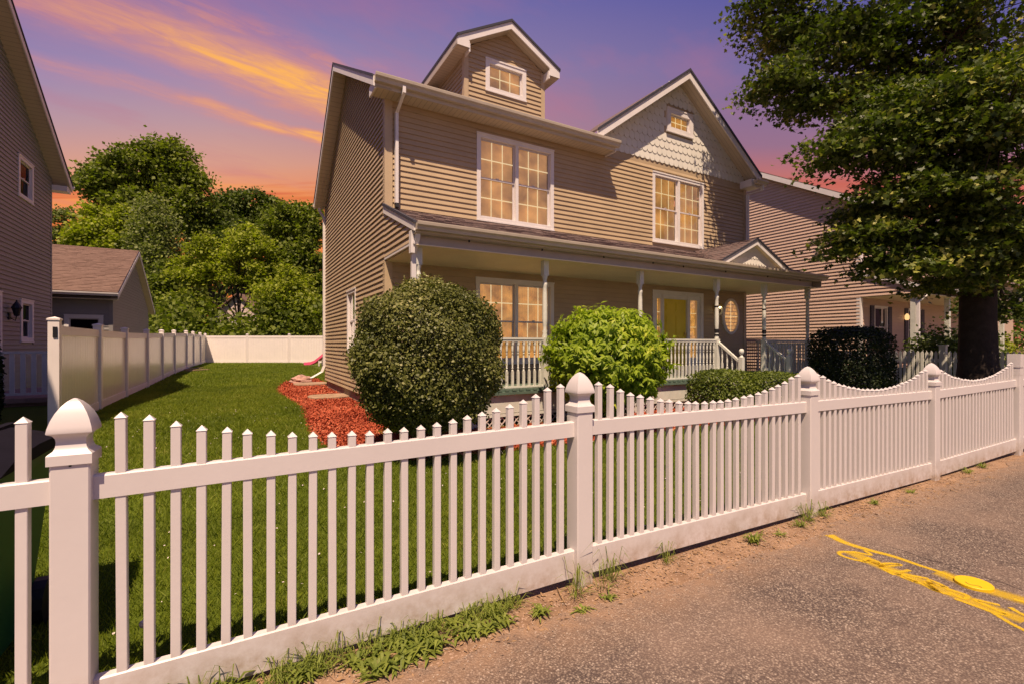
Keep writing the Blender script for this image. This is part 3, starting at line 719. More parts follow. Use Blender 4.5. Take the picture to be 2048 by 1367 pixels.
gutter(house, (2.30, PG, PGZ), (13.68, PG, PGZ), (0, -1, 0), h=.12, w_=.12)
gutter(house, (13.55, PG, PGZ), (13.55, 9.5, PGZ), (1, 0, 0), h=.12, w_=.12)
mb = MB(); mb.add([(2.275, PG-.0, PGZ+.01), (2.275, YF, 4.11), (2.275, YF, 3.96), (2.275, PG, PGZ-.13), (2.30, PG-.0, PGZ+.01), (2.30, YF, 4.11), (2.30, YF, 3.96), (2.30, PG, PGZ-.13)],
    [(0, 1, 2, 3), (7, 6, 5, 4), (0, 4, 5, 1), (1, 5, 6, 2), (2, 6, 7, 3), (3, 7, 4, 0)]); obj('rake_board', mb, M['trim'], house)
mb = MB(); mb.add([(2.26, PG-.03, PGZ+.02), (2.26, YF, 4.14), (2.26, YF, 4.085), (2.26, PG-.03, PGZ-.02), (2.31, PG-.03, PGZ+.02), (2.31, YF, 4.14), (2.31, YF, 4.085), (2.31, PG-.03, PGZ-.02)],
    [(0, 1, 2, 3), (7, 6, 5, 4), (0, 4, 5, 1), (1, 5, 6, 2), (2, 6, 7, 3), (3, 7, 4, 0)]); obj('drip_edge', mb, M['edge'], house)
mb = MB(); mb.box(2.27, 2.33, PY-.12, PY-.02, 2.98, 3.32); obj('end_trim', mb, M['trim'], house)
# small hooks under the gutter
for hx in (3.2, 4.6, 6.0, 7.3, 8.2, 9.6, 11.2, 12.6):
    mb = MB(); mb.box(hx, hx+.02, PG+.05, PG+.07, 3.225, 3.26); obj('hook', mb, M['black'], house)
# porch gable over the stairs
PC, PA, PS = 10.58, 4.08, .475
for sgn in (-1, 1):
    ex = PC+sgn*1.30; ez = PA-1.30*PS
    mb = MB(); slab(mb, [(PC, PG-.08, PA), (ex, PG-.08, ez), (ex, PG+.12, ez), (PC, YF, PA)], .03); obj('porch_gable_roof', mb, M['shingle'], house)
    # shingle rows run with the ridge
    V = Vector((-sgn, 0, PS)).normalized(); mb = MB()
    Lr = math.hypot(1.30, 1.30*PS)
    tabs(mb, (ex, PG-.08, ez), (0, 1, 0), V, lambda v: (0, .20+(YF-PG-.1)*min(1, v/Lr)), Lr, .135, .3); obj('roof_shingles', mb, M['shingle'], house, kind='stuff')
    mb = MB(); a = [(PC, PG-.075, PA-.03), (ex, PG-.075, ez-.03), (ex, PG-.075, ez-.15), (PC, PG-.075, PA-.15)]; mb.hull(a, [(p[0], p[1]+.02, p[2]) for p in a]); obj('rake_board', mb, M['trim'], house)
    mb = MB(); a = [(PC, PG-.1, PA+.012), (ex, PG-.1, ez+.012), (ex, PG-.1, ez-.03), (PC, PG-.1, PA-.03)]; mb.hull(a, [(p[0], p[1]+.02, p[2]) for p in a]); obj('drip_edge', mb, M['edge'], house)
    mb = MB(); a = [(PC, PG-.05, PA-.145), (ex, PG-.05, ez-.145), (ex, PG+.05, ez-.145), (PC, PG+.05, PA-.145)]; mb.hull(a, [(p[0], p[1], p[2]+.01) for p in a]); obj('rake_soffit', mb, M['ceiling'], house)
mb = MB(); a = [(PC-1.1, PG+.05, 3.44), (PC+1.1, PG+.05, 3.44), (PC, PG+.05, 3.44+1.1*PS)]; mb.hull(a, [(p[0], p[1]+.02, p[2]) for p in a]); obj('gable_panel', mb, M['scallop'], house)
s2 = sme.copy()
for rr in range(3):
    zz_ = 3.46+rr*.15; hw = (3.96-zz_)/PS-.10; xx = PC-hw+.02
    while xx < PC+hw-.04:
        o = link('scallop_shingle', sme, house, (xx+.04, PG+.045, zz_)); o.scale = (.62, .8, .72); xx += sw*.62
# porch floor, skirt, lattice
mb = MB(); mb.box(2.36, 13.4, PY-.10, YF-.03, FL-.04, FL); obj('porch_floor', mb, M['porchfloor'], house)
k = 0; xx = 2.36
while xx < 13.4:
    mb = MB(); mb.box(xx, xx+.075, PY-.135, PY-.101, FL-.028, FL+.004); obj('floor_board_end', mb, M['porchfloor'], house); xx += .14
mb = MB(); mb.box(2.36, 13.4, PY-.145, PY-.08, FL-.085, FL-.04); obj('floor_nosing', mb, M['porchfloor'], house)
mb = MB(); mb.box(2.38, 9.55, PY-.085, PY-.05, .44, FL-.085); mb.box(11.35, 13.36, PY-.085, PY-.05, .44, FL-.085); obj('skirt_board', mb, M['porchpaint'], house)
mb = MB(); mb.box(2.38, 9.55, PY-.092, PY-.055, .385, .43); mb.box(11.35, 13.36, PY-.092, PY-.055, .385, .43); obj('skirt_rail', mb, M['porchpaint'], house)
for (xa, xb) in ((2.4, 9.5),):
    lat = MB(); st = .115
    for dirn in (1, -1):
        xx = xa-.3
        while xx < xb+.3:
            a = (xx, .22) if dirn > 0 else (xx+.19, .22); b = (xx+.19, .41) if dirn > 0 else (xx, .41)
            o_ = -.075 if dirn > 0 else -.067
            wv = .012
            pts = [(a[0]-wv, PY+o_, a[1]), (a[0]+wv, PY+o_, a[1]), (b[0]+wv, PY+o_, b[1]), (b[0]-wv, PY+o_, b[1])]
            lat.hull(pts, [(p[0], p[1]+.007, p[2]) for p in pts]); xx += st
    obj('lattice_slats', lat, M['latticew'], house, kind='stuff')
    xx = 2.4
    while xx < 9.6:
        mb = MB(); mb.box(xx, xx+.07, PY-.09, PY-.06, .2, .385); obj('skirt_post', mb, M['porchpaint'], house); xx += .9
mb = MB(); mb.box(2.45, 9.5, PY+.02, PY+.03, .1, .8); obj('crawlspace_shade', mb, M['dark'], house)  # near-black sheet painted as the shade under the porch
# turned posts
def post_mb(x_, y_, z0, z1, sq=.052):
    mb = MB(); mb.box(x_-sq, x_+sq, y_-sq, y_+sq, z0, 1.72); mb.box(x_-sq, x_+sq, y_-sq, y_+sq, 2.82, z1)
    return mb
PX = [2.42, 4.78, 7.12, 9.52, 11.33, 13.27]
prof = [(.045, 1.72), (.050, 1.75), (.036, 1.79), (.046, 1.83), (.030, 1.87), (.040, 1.93), (.047, 2.05), (.046, 2.25), (.042, 2.5), (.038, 2.62), (.046, 2.65), (.046, 2.69), (.034, 2.71), (.036, 2.75), (.050, 2.80), (.050, 2.82)]
for i, xx in enumerate(PX):
    mb = post_mb(xx, PY, FL, 3.12); mb.lathe(xx, PY, prof, 14)
    po = obj('porch_post', mb, M['porchpaint'], house, rnd_edges=True)
    if i in (3, 4):
        for (z0, z1, r) in ((2.44, 2.475, .0455), (1.86, 1.945, .044), (1.79, 1.83, .049)):
            mb = MB(); mb.lathe(xx, PY, [(r, z0), (r+.004, z0+.005), (r+.004, z1-.005), (r, z1)], 12); obj('black_band', mb, M['black'], po)
# railing
def bal_mesh(h):
    mb = MB(); s = .019
    mb.box(-s, s, -s, s, 0, h*.34); mb.box(-s, s, -s, s, h*.93, h)
    pr = [(s, h*.34), (.021, h*.36), (.011, h*.38), (.020, h*.41), (.010, h*.43), (.019, h*.52), (.021, h*.58), (.014, h*.68), (.011, h*.72), (.020, h*.735), (.011, h*.75), (.019, h*.765), (.020, h*.85), (.017, h*.93)]
    mb.lathe(0, 0, pr, 8); me = bpy.data.meshes.new('baluster'); me.from_pydata(mb.v, [], mb.f); me.materials.append(M['porchpaint']); me.shade_smooth(); me.set_sharp_from_angle(angle=R(50)); return me
bme = bal_mesh(.76)
def railing(x0, x1, y_, zb, along='X'):
    mb = MB()
    if along == 'X': mb.box(x0, x1, y_-.032, y_+.032, zb+.80, zb+.835); mb.box(x0, x1, y_-.022, y_+.022, zb+.765, zb+.80); mb.box(x0, x1, y_-.025, y_+.025, zb-.03, zb)
    else: mb.box(y_-.03, y_+.03, x0, x1, zb+.77, zb+.82); mb.box(y_-.025, y_+.025, x0, x1, zb-.03, zb)
    rl = obj('porch_railing', mb, M['porchpaint'], house)
    nb = int((x1-x0)/.112); st = (x1-x0)/nb
    for k in range(nb):
        p = x0+st*(k+.5); link('baluster', bme, rl, (p, y_, zb) if along == 'X' else (y_, p, zb))
for a, b in ((0, 1), (1, 2), (2, 3), (4, 5)): railing(PX[a]+.05, PX[b]-.05, PY, FL+.04)
railing(PY+.05, YF-.04, 13.27, FL+.04, 'Y')
# stairs and handrails
for k in range(3):
    mb = MB(); zt = FL-.02-.18*(k+1); y1 = PY-.10-.27*k; mb.box(9.6, 11.25, y1-.27, y1, zt-.04, zt); obj('stair_tread', mb, M['porchfloor'], house)
    mb = MB(); mb.box(9.62, 11.23, y1-.02, y1, zt, zt+.14 if k else zt+.1); obj('stair_riser', mb, M['porchpaint'], house)
NY = 6.48
for xx in (PX[3], PX[4]):
    mb = MB(); mb.box(xx-.045, xx+.045, NY-.045, NY+.045, .25, .62); mb.box(xx-.045, xx+.045, NY-.045, NY+.045, .95, 1.32)
    mb.lathe(xx, NY, [(.04, .62), (.028, .66), (.038, .72), (.040, .85), (.028, .91), (.04, .95)], 12)
    mb.lathe(xx, NY, [(.048, 1.32), (.03, 1.345), (.024, 1.36), (.024, 1.375), (.04, 1.395), (.052, 1.43), (.052, 1.455), (.04, 1.49), (.018, 1.505)], 12)
    obj('newel_post', mb, M['porchpaint'], house, rnd_edges=True)
    mb = MB(); a = [(xx-.03, NY+.04, 1.19), (xx+.03, NY+.04, 1.19), (xx+.03, NY+.04, 1.25), (xx-.03, NY+.04, 1.25)]; b = [(p[0], PY-.05, p[2]+.42) for p in a]; mb.hull(a, b)
    a = [(p[0], p[1], p[2]-.62) for p in a]; b = [(p[0], PY-.05, p[2]+.42) for p in a]; mb.hull(a, b)
    rl = obj('stair_handrail', mb, M['porchpaint'], house)
    for k in range(4):
        yy = NY+.10+k*.125; o = link('baluster', bme, rl, (xx, yy, .62+(yy-NY)*.75)); o.scale = (1, 1, .78)
# door with sidelights
fr = fr_(('Y', YF, -1)); a0, a1, z0, z1 = DR
mb = MB()
for (p, q, r, s) in ((a0, a1, z1-.10, z1), (a0, a0+.10, .85, z1-.10), (a1-.10, a1, .85, z1-.10)): fbox(mb, fr, p, q, -.09, .035, r, s)
d0, d1 = 9.45, 10.33
for (p, q) in ((d0-.07, d0), (d1, d1+.07)): fbox(mb, fr, p, q, -.09, .01, .85, z1-.10)
for (p, q) in ((a0+.10, a0+.19), (d0-.10, d0-.07), (d1+.07, d1+.13), (a1-.20, a1-.10)): fbox(mb, fr, p, q, -.08, -.01, .85, z1-.10)
fbox(mb, fr, a0+.10, d0-.10, -.08, -.01, .85, 1.25); fbox(mb, fr, d1+.13, a1-.2, -.08, -.01, .85, 1.25); fbox(mb, fr, a0+.1, a1-.1, -.08, -.005, z1-.2, z1-.10)
dfr = obj('door_frame', mb, M['trim'], house)
mb = MB(); fbox(mb, fr, d0, d1, -.08, -.045, .86, z1-.20)
for (p, q) in ((d0+.11, d0+.40), (d1-.40, d1-.11)):
    for (r, s) in ((1.0, 1.6), (1.72, 2.35), (2.45, 2.68)):
        for (e, f_) in ((0, 0),): 
            fbox(mb, fr, p, q, -.047, -.037, r, s); fbox(mb, fr, p+.03, q-.03, -.04, -.030, r+.03, s-.03)
dpan = obj('front_door', mb, M['olive'], house, label='yellow panelled front door')
mb = MB(); mb.lathe(d1-.07, YF-.0, [(.03, 1.82), (.034, 1.86), (.03, 1.90)], 10); obj('door_knob', mb, M['brass'], dpan)
for (p, q) in ((a0+.19, d0-.10), (d1+.13, a1-.20)):
    mb = MB(); mb.add([fr(p, -.04, 1.25), fr(q, -.04, 1.25), fr(q, -.04, z1-.2), fr(p, -.04, z1-.2)], [(0, 1, 2, 3)]); o = obj('sidelight_glass', mb, M['glass'], house)
    mb = MB(); mb.add([fr(p, -.09, 1.25), fr(q, -.09, 1.25), fr(q, -.09, z1-.2), fr(p, -.09, z1-.2)], [(0, 1, 2, 3)]); obj('sidelight_glow', mb, M['glow'], house)  # glowing sheet in place of a lit room behind the glass
    mb = MB()
    for zz_ in (1.65, 2.05, 2.42): fbox(mb, fr, p, q, -.055, -.045, zz_-.008, zz_+.008)
    obj('sidelight_bar', mb, M['muntin'], house)
# oval window
oc = (12.11, 2.38); ra, rb_ = .20, .40
def ell(rx, rz, o, k=36): return [fr(oc[0]+rx*math.cos(2*math.pi*i/k), o, oc[1]+rz*math.sin(2*math.pi*i/k)) for i in range(k)]
mb = MB(); R1, R2, R3, R4 = ell(.37, .51, .0), ell(.37, .51, .045), ell(.30, .44, .06), ell(.285, .425, .012)
for A, B in ((R1, R2), (R2, R3), (R3, R4)):
    mb.add(A+B, [(i, (i+1) % 36, 36+(i+1) % 36, 36+i) for i in range(36)])
ow = obj('oval_window', mb, M['trim'], house, smooth=True)
mb = MB(); mb.add(ell(.29, .43, .020), [tuple(range(36))]); obj('oval_backing', mb, M['glow'], ow)
mb = MB(); mb.add(ell(.29, .43, .036), [tuple(range(36))]); obj('pane', mb, M['glass'], ow)
mb = MB(); fbox(mb, fr, oc[0]-.008, oc[0]+.008, .022, .030, oc[1]-.43, oc[1]+.43); fbox(mb, fr, oc[0]-.29, oc[0]+.29, .0215, .0305, oc[1]-.008, oc[1]+.008); obj('muntin', mb, M['muntin'], ow)
# porch wall lantern
lx, lz = 11.42, 2.60
mb = MB(); mb.lathe(lx, YF-.03, [(.05, lz-.09), (.06, lz-.05), (.06, lz+.05), (.05, lz+.09)], 12); mb.tube([(lx, YF-.04, lz+.05), (lx, YF-.12, lz+.12), (lx, YF-.17, lz+.09)], .012, 6)
mb.lathe(lx, YF-.17, [(.02, lz+.12), (.07, lz+.08), (.10, lz+.03), (.095, lz+.02)], 12)
for k in range(10):
    a = math.pi*(.15+.9*k/9)
la = obj('porch_lantern', mb, M['brass'], house)
mb = MB(); mb.tube([(lx+.11*math.cos(t_), YF-.17, lz-.06+.14*math.sin(t_)) for t_ in [math.pi*2*i/20 for i in range(21)]], .022, 6); obj('lantern_ring', mb, M['porchpaint'], la)
mb = MB(); mb.lathe(lx+.02, YF-.17, [(.008, lz-.03), (.032, lz), (.038, lz+.03), (.03, lz+.06), (.01, lz+.075)], 10); obj('lantern_bulb', mb, M['bulb'], la)

# ------------------------------------------------------------------ street picket fence
fence = thing('picket_fence', 'white vinyl picket fence with scalloped tops along the street edge', 'fence', (2.0, 2.55, 0))
FP = [(-3.16, 2.66, -.05), (-.585, 2.62, -.035), (2.0, 2.55, 0.0), (4.65, 2.485, -.02), (7.18, 2.415, -.035), (9.85, 2.34, 0.0), (12.4, 2.27, 0.0), (14.95, 2.2, 0.0)]
fa = math.atan2(FP[5][1]-FP[1][1], FP[5][0]-FP[1][0])
ca, sa = math.cos(fa), math.sin(fa)
def sqring(h, z): return [(-h, -h, z), (h, -h, z), (h, h, z), (-h, h, z)]
def mesh_of(name, mb, m):
    me = bpy.data.meshes.new(name); me.from_pydata(mb.v, [], mb.f); me.materials.append(m)
    bm = bmesh.new(); bm.from_mesh(me); bmesh.ops.recalc_face_normals(bm, faces=bm.faces); bm.to_mesh(me); bm.free()
    me.shade_smooth(); me.set_sharp_from_angle(angle=R(38)); return me
mb = MB(); h = .0635; bv = .006
for (z0, z1) in ((-.1, 1.155),):
    ring = [(-h, -h+bv), (-h+bv, -h), (h-bv, -h), (h, -h+bv), (h, h-bv), (h-bv, h), (-h+bv, h), (-h, h-bv)]
    mb.hull([(a, b, z0) for a, b in ring], [(a, b, z1) for a, b in ring])
postme = mesh_of('fence_post', mb, M['vinyl'])
mb = MB(); pr = [(.071, 1.150), (.071, 1.190), (.066, 1.196), (.054, 1.206), (.0485, 1.222), (.047, 1.240), (.049, 1.255), (.056, 1.268), (.070, 1.276), (.0715, 1.281), (.0685, 1.300), (.061, 1.328), (.050, 1.356), (.036, 1.381), (.020, 1.401), (.007, 1.411), (.002, 1.413)]
rs = [sqring(a, z) for a, z in pr]
mb.v = [p for r in rs for p in r]; mb.f = [(j*4+i, j*4+(i+1) % 4, (j+1)*4+(i+1) % 4, (j+1)*4+i) for j in range(len(rs)-1) for i in range(4)]+[(3, 2, 1, 0), tuple(range(len(rs)*4-4, len(rs)*4))]
capme = mesh_of('post_cap', mb, M['vinyl'])
mb = MB(); mb.box(-.07, .07, -.07, .07, 1.27, 1.46); mb.box(-.0635, .0635, -.0635, .0635, 1.15, 1.27); flatcap = mesh_of('post_cap', mb, M['vinyl'])
hts = [1.345, 1.325, 1.29, 1.262, 1.240, 1.222, 1.207, 1.193, 1.182, 1.173, 1.166, 1.161, 1.160]
picks = []
for hh in hts:
    mb = MB(); s = .0190; b = .0025
    ring = [(-s, -s+b), (-s+b, -s), (s-b, -s), (s, -s+b), (s, s-b), (s-b, s), (-s+b, s), (-s, s-b)]
    mb.hull([(a, c_, .20) for a, c_ in ring], [(a, c_, hh-.022) for a, c_ in ring])
    s2_ = .0215; mb.add(sqring(s2_, hh-.024)+[(0, 0, hh)], [(0, 1, 4), (1, 2, 4), (2, 3, 4), (3, 0, 4), (3, 2, 1, 0)])
    picks.append(mesh_of('picket', mb, M['vinyl']))
for i, (x_, y_, dz) in enumerate(FP):
    po = link('fence_post', postme, fence, (x_, y_, dz), rz=fa)
    link('post_cap', flatcap if i in (5,) else capme, po, (x_, y_, dz)).rotation_euler = (0, 0, 0)
def rmesh(L, z0, z1, th, d0, d1):
    # rail running along local x, ends follow dz d0..d1
    mb = MB(); b = .006
    ring = [(-th, z0), (th, z0), (th, z1-b), (th-b, z1), (-th+b, z1), (-th, z1-b)]
    mb.hull([(0, a, c_+d0) for a, c_ in ring], [(L, a, c_+d1) for a, c_ in ring]); return mb
for i in range(len(FP)-1):
    (xa, ya, da), (xb, yb, db) = FP[i], FP[i+1]; L = math.hypot(xb-xa, yb-ya)
    for (z0, z1, th, nm) in ((.988, 1.088, .0245, 'top_rail'), (.055, .235, .0245, 'bottom_rail')):
        mb = rmesh(L-.12, z0, z1, th, da, db); me = mesh_of(nm, mb, M['vinyl']); link(nm, me, fence, (xa+.06*ca, ya+.06*sa, 0), rz=math.atan2(yb-ya, xb-xa))
    gap = (L-.127)/26
    for k in range(25):
        t_ = (.0635+gap*(k+1))/L; idx = min(k, 24-k)
        o = link('picket', picks[idx], fence, (xa+(xb-xa)*t_+random.uniform(-.002, .002), ya+(yb-ya)*t_, da+(db-da)*t_+random.uniform(-.003, .003)), rz=fa+random.uniform(-.02, .02)); o.rotation_euler = (random.uniform(-.003, .003), random.gauss(0, .0022), o.rotation_euler[2])
# screws under the finials
for i in (1, 3):
    x_, y_, dz = FP[i]; mb = MB(); mb.box(x_-.004, x_+.004, y_-.067, y_-.062, 1.142+dz, 1.150+dz); obj('screw', mb, M['black'], fence)

# ------------------------------------------------------------------ spray marks, valve cover, crack
LN = [(4.31, 2.13), (4.25, 1.98), (4.26, 1.81), (4.29, 1.67), (4.28, 1.51), (4.28, 1.38), (4.25, 1.30)]
STR = [[(4.22, 1.83), (4.17, 1.77), (4.12, 1.85), (4.03, 1.91), (3.97, 1.88), (3.97, 1.8), (4.01, 1.75), (4.11, 1.75)],
 [(4.05, 1.74), (4.03, 1.64), (4.09, 1.71), (3.99, 1.75), (4.06, 1.66)], [(4.0, 1.65), (4.17, 1.58), (4.11, 1.64), (4.0, 1.63), (3.98, 1.51), (4.0, 1.53)],
 [(3.95, 1.53), (3.99, 1.61), (4.03, 1.54), (4.13, 1.51)], [(3.96, 1.5), (3.96, 1.4), (4.01, 1.5), (4.09, 1.39)],
 [(3.97, 1.4), (3.93, 1.29), (4.01, 1.38), (4.04, 1.28), (4.07, 1.38), (3.94, 1.3), (3.95, 1.23)], [(4.02, 1.28), (4.03, 1.18), (3.96, 1.17), (3.98, 1.25)],
 [(3.91, 1.2), (3.91, 1.13), (3.91, 1.02), (3.95, .97), (3.96, 1.01), (4.0, 1.13), (4.05, 1.03)], [(3.9, 1.02), (3.84, .93), (3.80, .84)],
 [(4.07, .99), (4.04, .95), (4.01, .89)], [(4.22, 1.01), (4.24, .94), (4.25, .85)]]
def paint_obj(name, strokes, ws, z, label, m='paint'):
    V = []; rr = []
    for si, (st, w_) in enumerate(zip(strokes, ws)):
        P = smooth_pts(st, 8); n_ = len(P)
        for i in range(n_-1):
            a, b = Vector((*P[i], 0)), Vector((*P[i+1], 0)); d = (b-a)
            if d.length < 1e-5: continue
            d0 = (Vector((*P[min(i+1, n_-1)], 0))-Vector((*P[max(i-1, 0)], 0))).normalized(); d1 = (Vector((*P[min(i+2, n_-1)], 0))-Vector((*P[i], 0))).normalized()
            n0 = Vector((-d0.y, d0.x, 0)); n1 = Vector((-d1.y, d1.x, 0)); wa = w_(i/n_) if callable(w_) else w_; wb = w_((i+1)/n_) if callable(w_) else w_
            z_ = z+si*.00012
            for (s0, s1, r0) in ((-1.9, -.6, (0, 0, 1, 1)), (-.6, .6, (1, 1, 1, 1)), (.6, 1.9, (1, 1, 0, 0))):
                V.append([tuple(a+n0*wa*s0+Vector((0, 0, z_))), tuple(b+n1*wb*s0+Vector((0, 0, z_))), tuple(b+n1*wb*s1+Vector((0, 0, z_))), tuple(a+n0*wa*s1+Vector((0, 0, z_)))]); rr.append(r0)
    return fast(name, np.array(V), 4, M[m], None, rnd=np.array(rr), label=label, cat='road marking')
paint_obj('painted_line', [LN], [lambda t_: .042-.028*t_**.5], .0018, 'yellow spray painted line on the asphalt leading from the fence to the yellow cover')
for i, s in enumerate(STR): pass
z_ = .0062; V = []
paint_obj('painted_writing', STR, [.014]*len(STR), .0022, 'yellow spray painted scribbled letters beside the straight yellow line on the asphalt')
paint_obj('painted_haze', [[(4.27, 1.40), (4.24, 1.25), (4.24, 1.12), (4.26, .95), (4.28, .80)], [(4.10, 1.88), (4.03, 1.65), (4.00, 1.40), (3.97, 1.15), (3.95, .9)]], [.055, .05], .0012, 'faint yellow overspray around the round cover on the asphalt', 'mist')
cv = thing('valve_cover', 'round yellow painted valve cover set in the asphalt', 'valve cover', (4.245, 1.205, 0))
mb = MB(); mb.lathe(4.245, 1.205, [(.098, -.01), (.098, .016), (.094, .020), (.05, .0205), (.001, .0205)], 32); obj('lid', mb, M['yel'], cv)
mb = MB(); ribbon(mb, [(4.19+.012*math.sin(k), 1.15+.012*k) for k in range(8)], .0025, .0212); obj('groove', mb, M['crack'], cv)
mb = MB(); ribbon(mb, [(4.47+.012*math.sin(k*2.1)-.004*k, 1.75-.09*k) for k in range(16)], .0022, .003); obj('crack', mb, M['crack'], None, kind='structure')

# ------------------------------------------------------------------ leaves
def rot_frames(N, up=0.0, droop=0.0, bias=None):
    """random leaf axes: returns U (length axis), W (width axis)"""
    nrm = rng.normal(size=(N, 3))
    if bias is not None: nrm = nrm*.75+bias
    nrm[:, 2] += up; nrm /= np.linalg.norm(nrm, axis=1)[:, None]+1e-9
    u = rng.normal(size=(N, 3)); u[:, 2] -= droop
    u -= nrm*(u*nrm).sum(1)[:, None]; u /= np.linalg.norm(u, axis=1)[:, None]+1e-9
    return u, np.cross(nrm, u), nrm
SH = {'diamond': ([(0, 0), (.5, .42), (1, 0), (.5, -.42)], 4),
      'oval': ([(0, 0), (.25, .3), (.7, .3), (1, 0), (.7, -.3), (.25, -.3)], 6),
      'lance': ([(0, 0), (.2, .13), (.5, .2), (.8, .11), (1.05, 0), (.8, -.11), (.5, -.2), (.2, -.13)], 8),
      'maple': ([(0, 0), (.1, .22), (-.05, .5), (.32, .42), (.42, .75), (.60, .30), (1.0, 0), (.60, -.30), (.42, -.75), (.32, -.42), (-.05, -.5), (.1, -.22)], 12)}
def leafpolys(P, size, shape, up=0., droop=0., bias=None, fold=.12):
    pts, k = SH[shape]; N = len(P); u, w_, nn = rot_frames(N, up, droop, bias)
    s = (size*(.6+.8*rng.random(N)))[:, None]
    V = np.zeros((N, k, 3))
    for i, (a, b) in enumerate(pts): V[:, i] = P+u*s*a+w_*s*b+nn*s*(fold*(abs(b)-.25)-.12*a*a)
    return V
def ell_pts(c, r, N, shell=.6):
    d = rng.normal(size=(N, 3)); d /= np.linalg.norm(d, axis=1)[:, None]; rad = shell+(1-shell)*rng.random(N)**.5
    return np.array(c)+d*rad[:, None]*np.array(r), d

# clipped round bush: super-ellipsoid with lumpy surface
def bush(name, label, cat, c, r, N, size, shape, m, p=2.0, up=.3, droop=0., lump=.05, nparts=0, stems=7, shell=.72, grp=None, fold=.12, partname='leaf'):
    b = thing(name, label, cat, (c[0], c[1], g(c[0], c[1])), grp)
    d = rng.normal(size=(N, 3)); d /= np.linalg.norm(d, axis=1)[:, None]
    k = (np.abs(d)**p).sum(1)**(-1/p)
    lum = 1+lump*(np.sin(d[:, 0]*7+1)*np.sin(d[:, 1]*6+2)+np.sin(d[:, 2]*9+d[:, 0]*5))+lump*.6*rng.normal(size=N)+.022*np.sin(d[:, 0]*23+2*np.sin(d[:, 2]*9))*np.sin(d[:, 1]*19)*np.sin(d[:, 2]*21)*2
    rad = (shell+(1-shell)*rng.random(N)**.45)*lum
    P = np.array(c)+d*(k*rad)[:, None]*np.array(r)
    P = P[P[:, 2] > g(c[0], c[1])+.02]; d2 = (P-np.array(c))/np.array(r); d2 /= np.linalg.norm(d2, axis=1)[:, None]
    V = leafpolys(P, size, shape, up, droop, d2*.8, fold)
    rn = rng.random(len(P)); k_ = V.shape[1]
    if nparts:
        vw = np.array(c)-np.array([0, 0, 1.6]); vw /= np.linalg.norm(vw)
        sc_ = -(d2@vw)+.3*rng.random(len(P)); order = np.argsort(-sc_)[:nparts*4]; pick = rng.choice(order, nparts, replace=False)
        for i in pick: fast(partname, V[i:i+1], k_, M[m], b, rnd=rn[i:i+1])
        keep = np.ones(len(P), bool); keep[pick] = False; V = V[keep]; rn = rn[keep]
    fast('foliage', V, k_, M[m], b, rnd=rn, kind='stuff')
    mb = MB(); gz = g(c[0], c[1])
    for i in range(stems*3):
        a = rng.random()*6.28; e = [c[0]+r[0]*.7*math.cos(a)*rng.random(), c[1]+r[1]*.7*math.sin(a)*rng.random(), c[2]+r[2]*(.8*rng.random()-.1)]
        s = [c[0]+.12*math.cos(a), c[1]+.12*math.sin(a), gz-.02]; mid = [(s[j]*.6+e[j]*.4)+(0, 0, .1)[j] for j in range(3)]
        mb.tube([s, mid, e], [.02, .013, .005], 5)
    obj('stems', mb, M['twig'], b)
    return b
bush('round_bush', 'large clipped round dark green bush at the left corner of the porch', 'bush', (2.15, 5.92, 1.43), (.94, .94, .975), 76000, .034, 'oval', 'box', 2.2, .5, 0, .042, shell=.70)
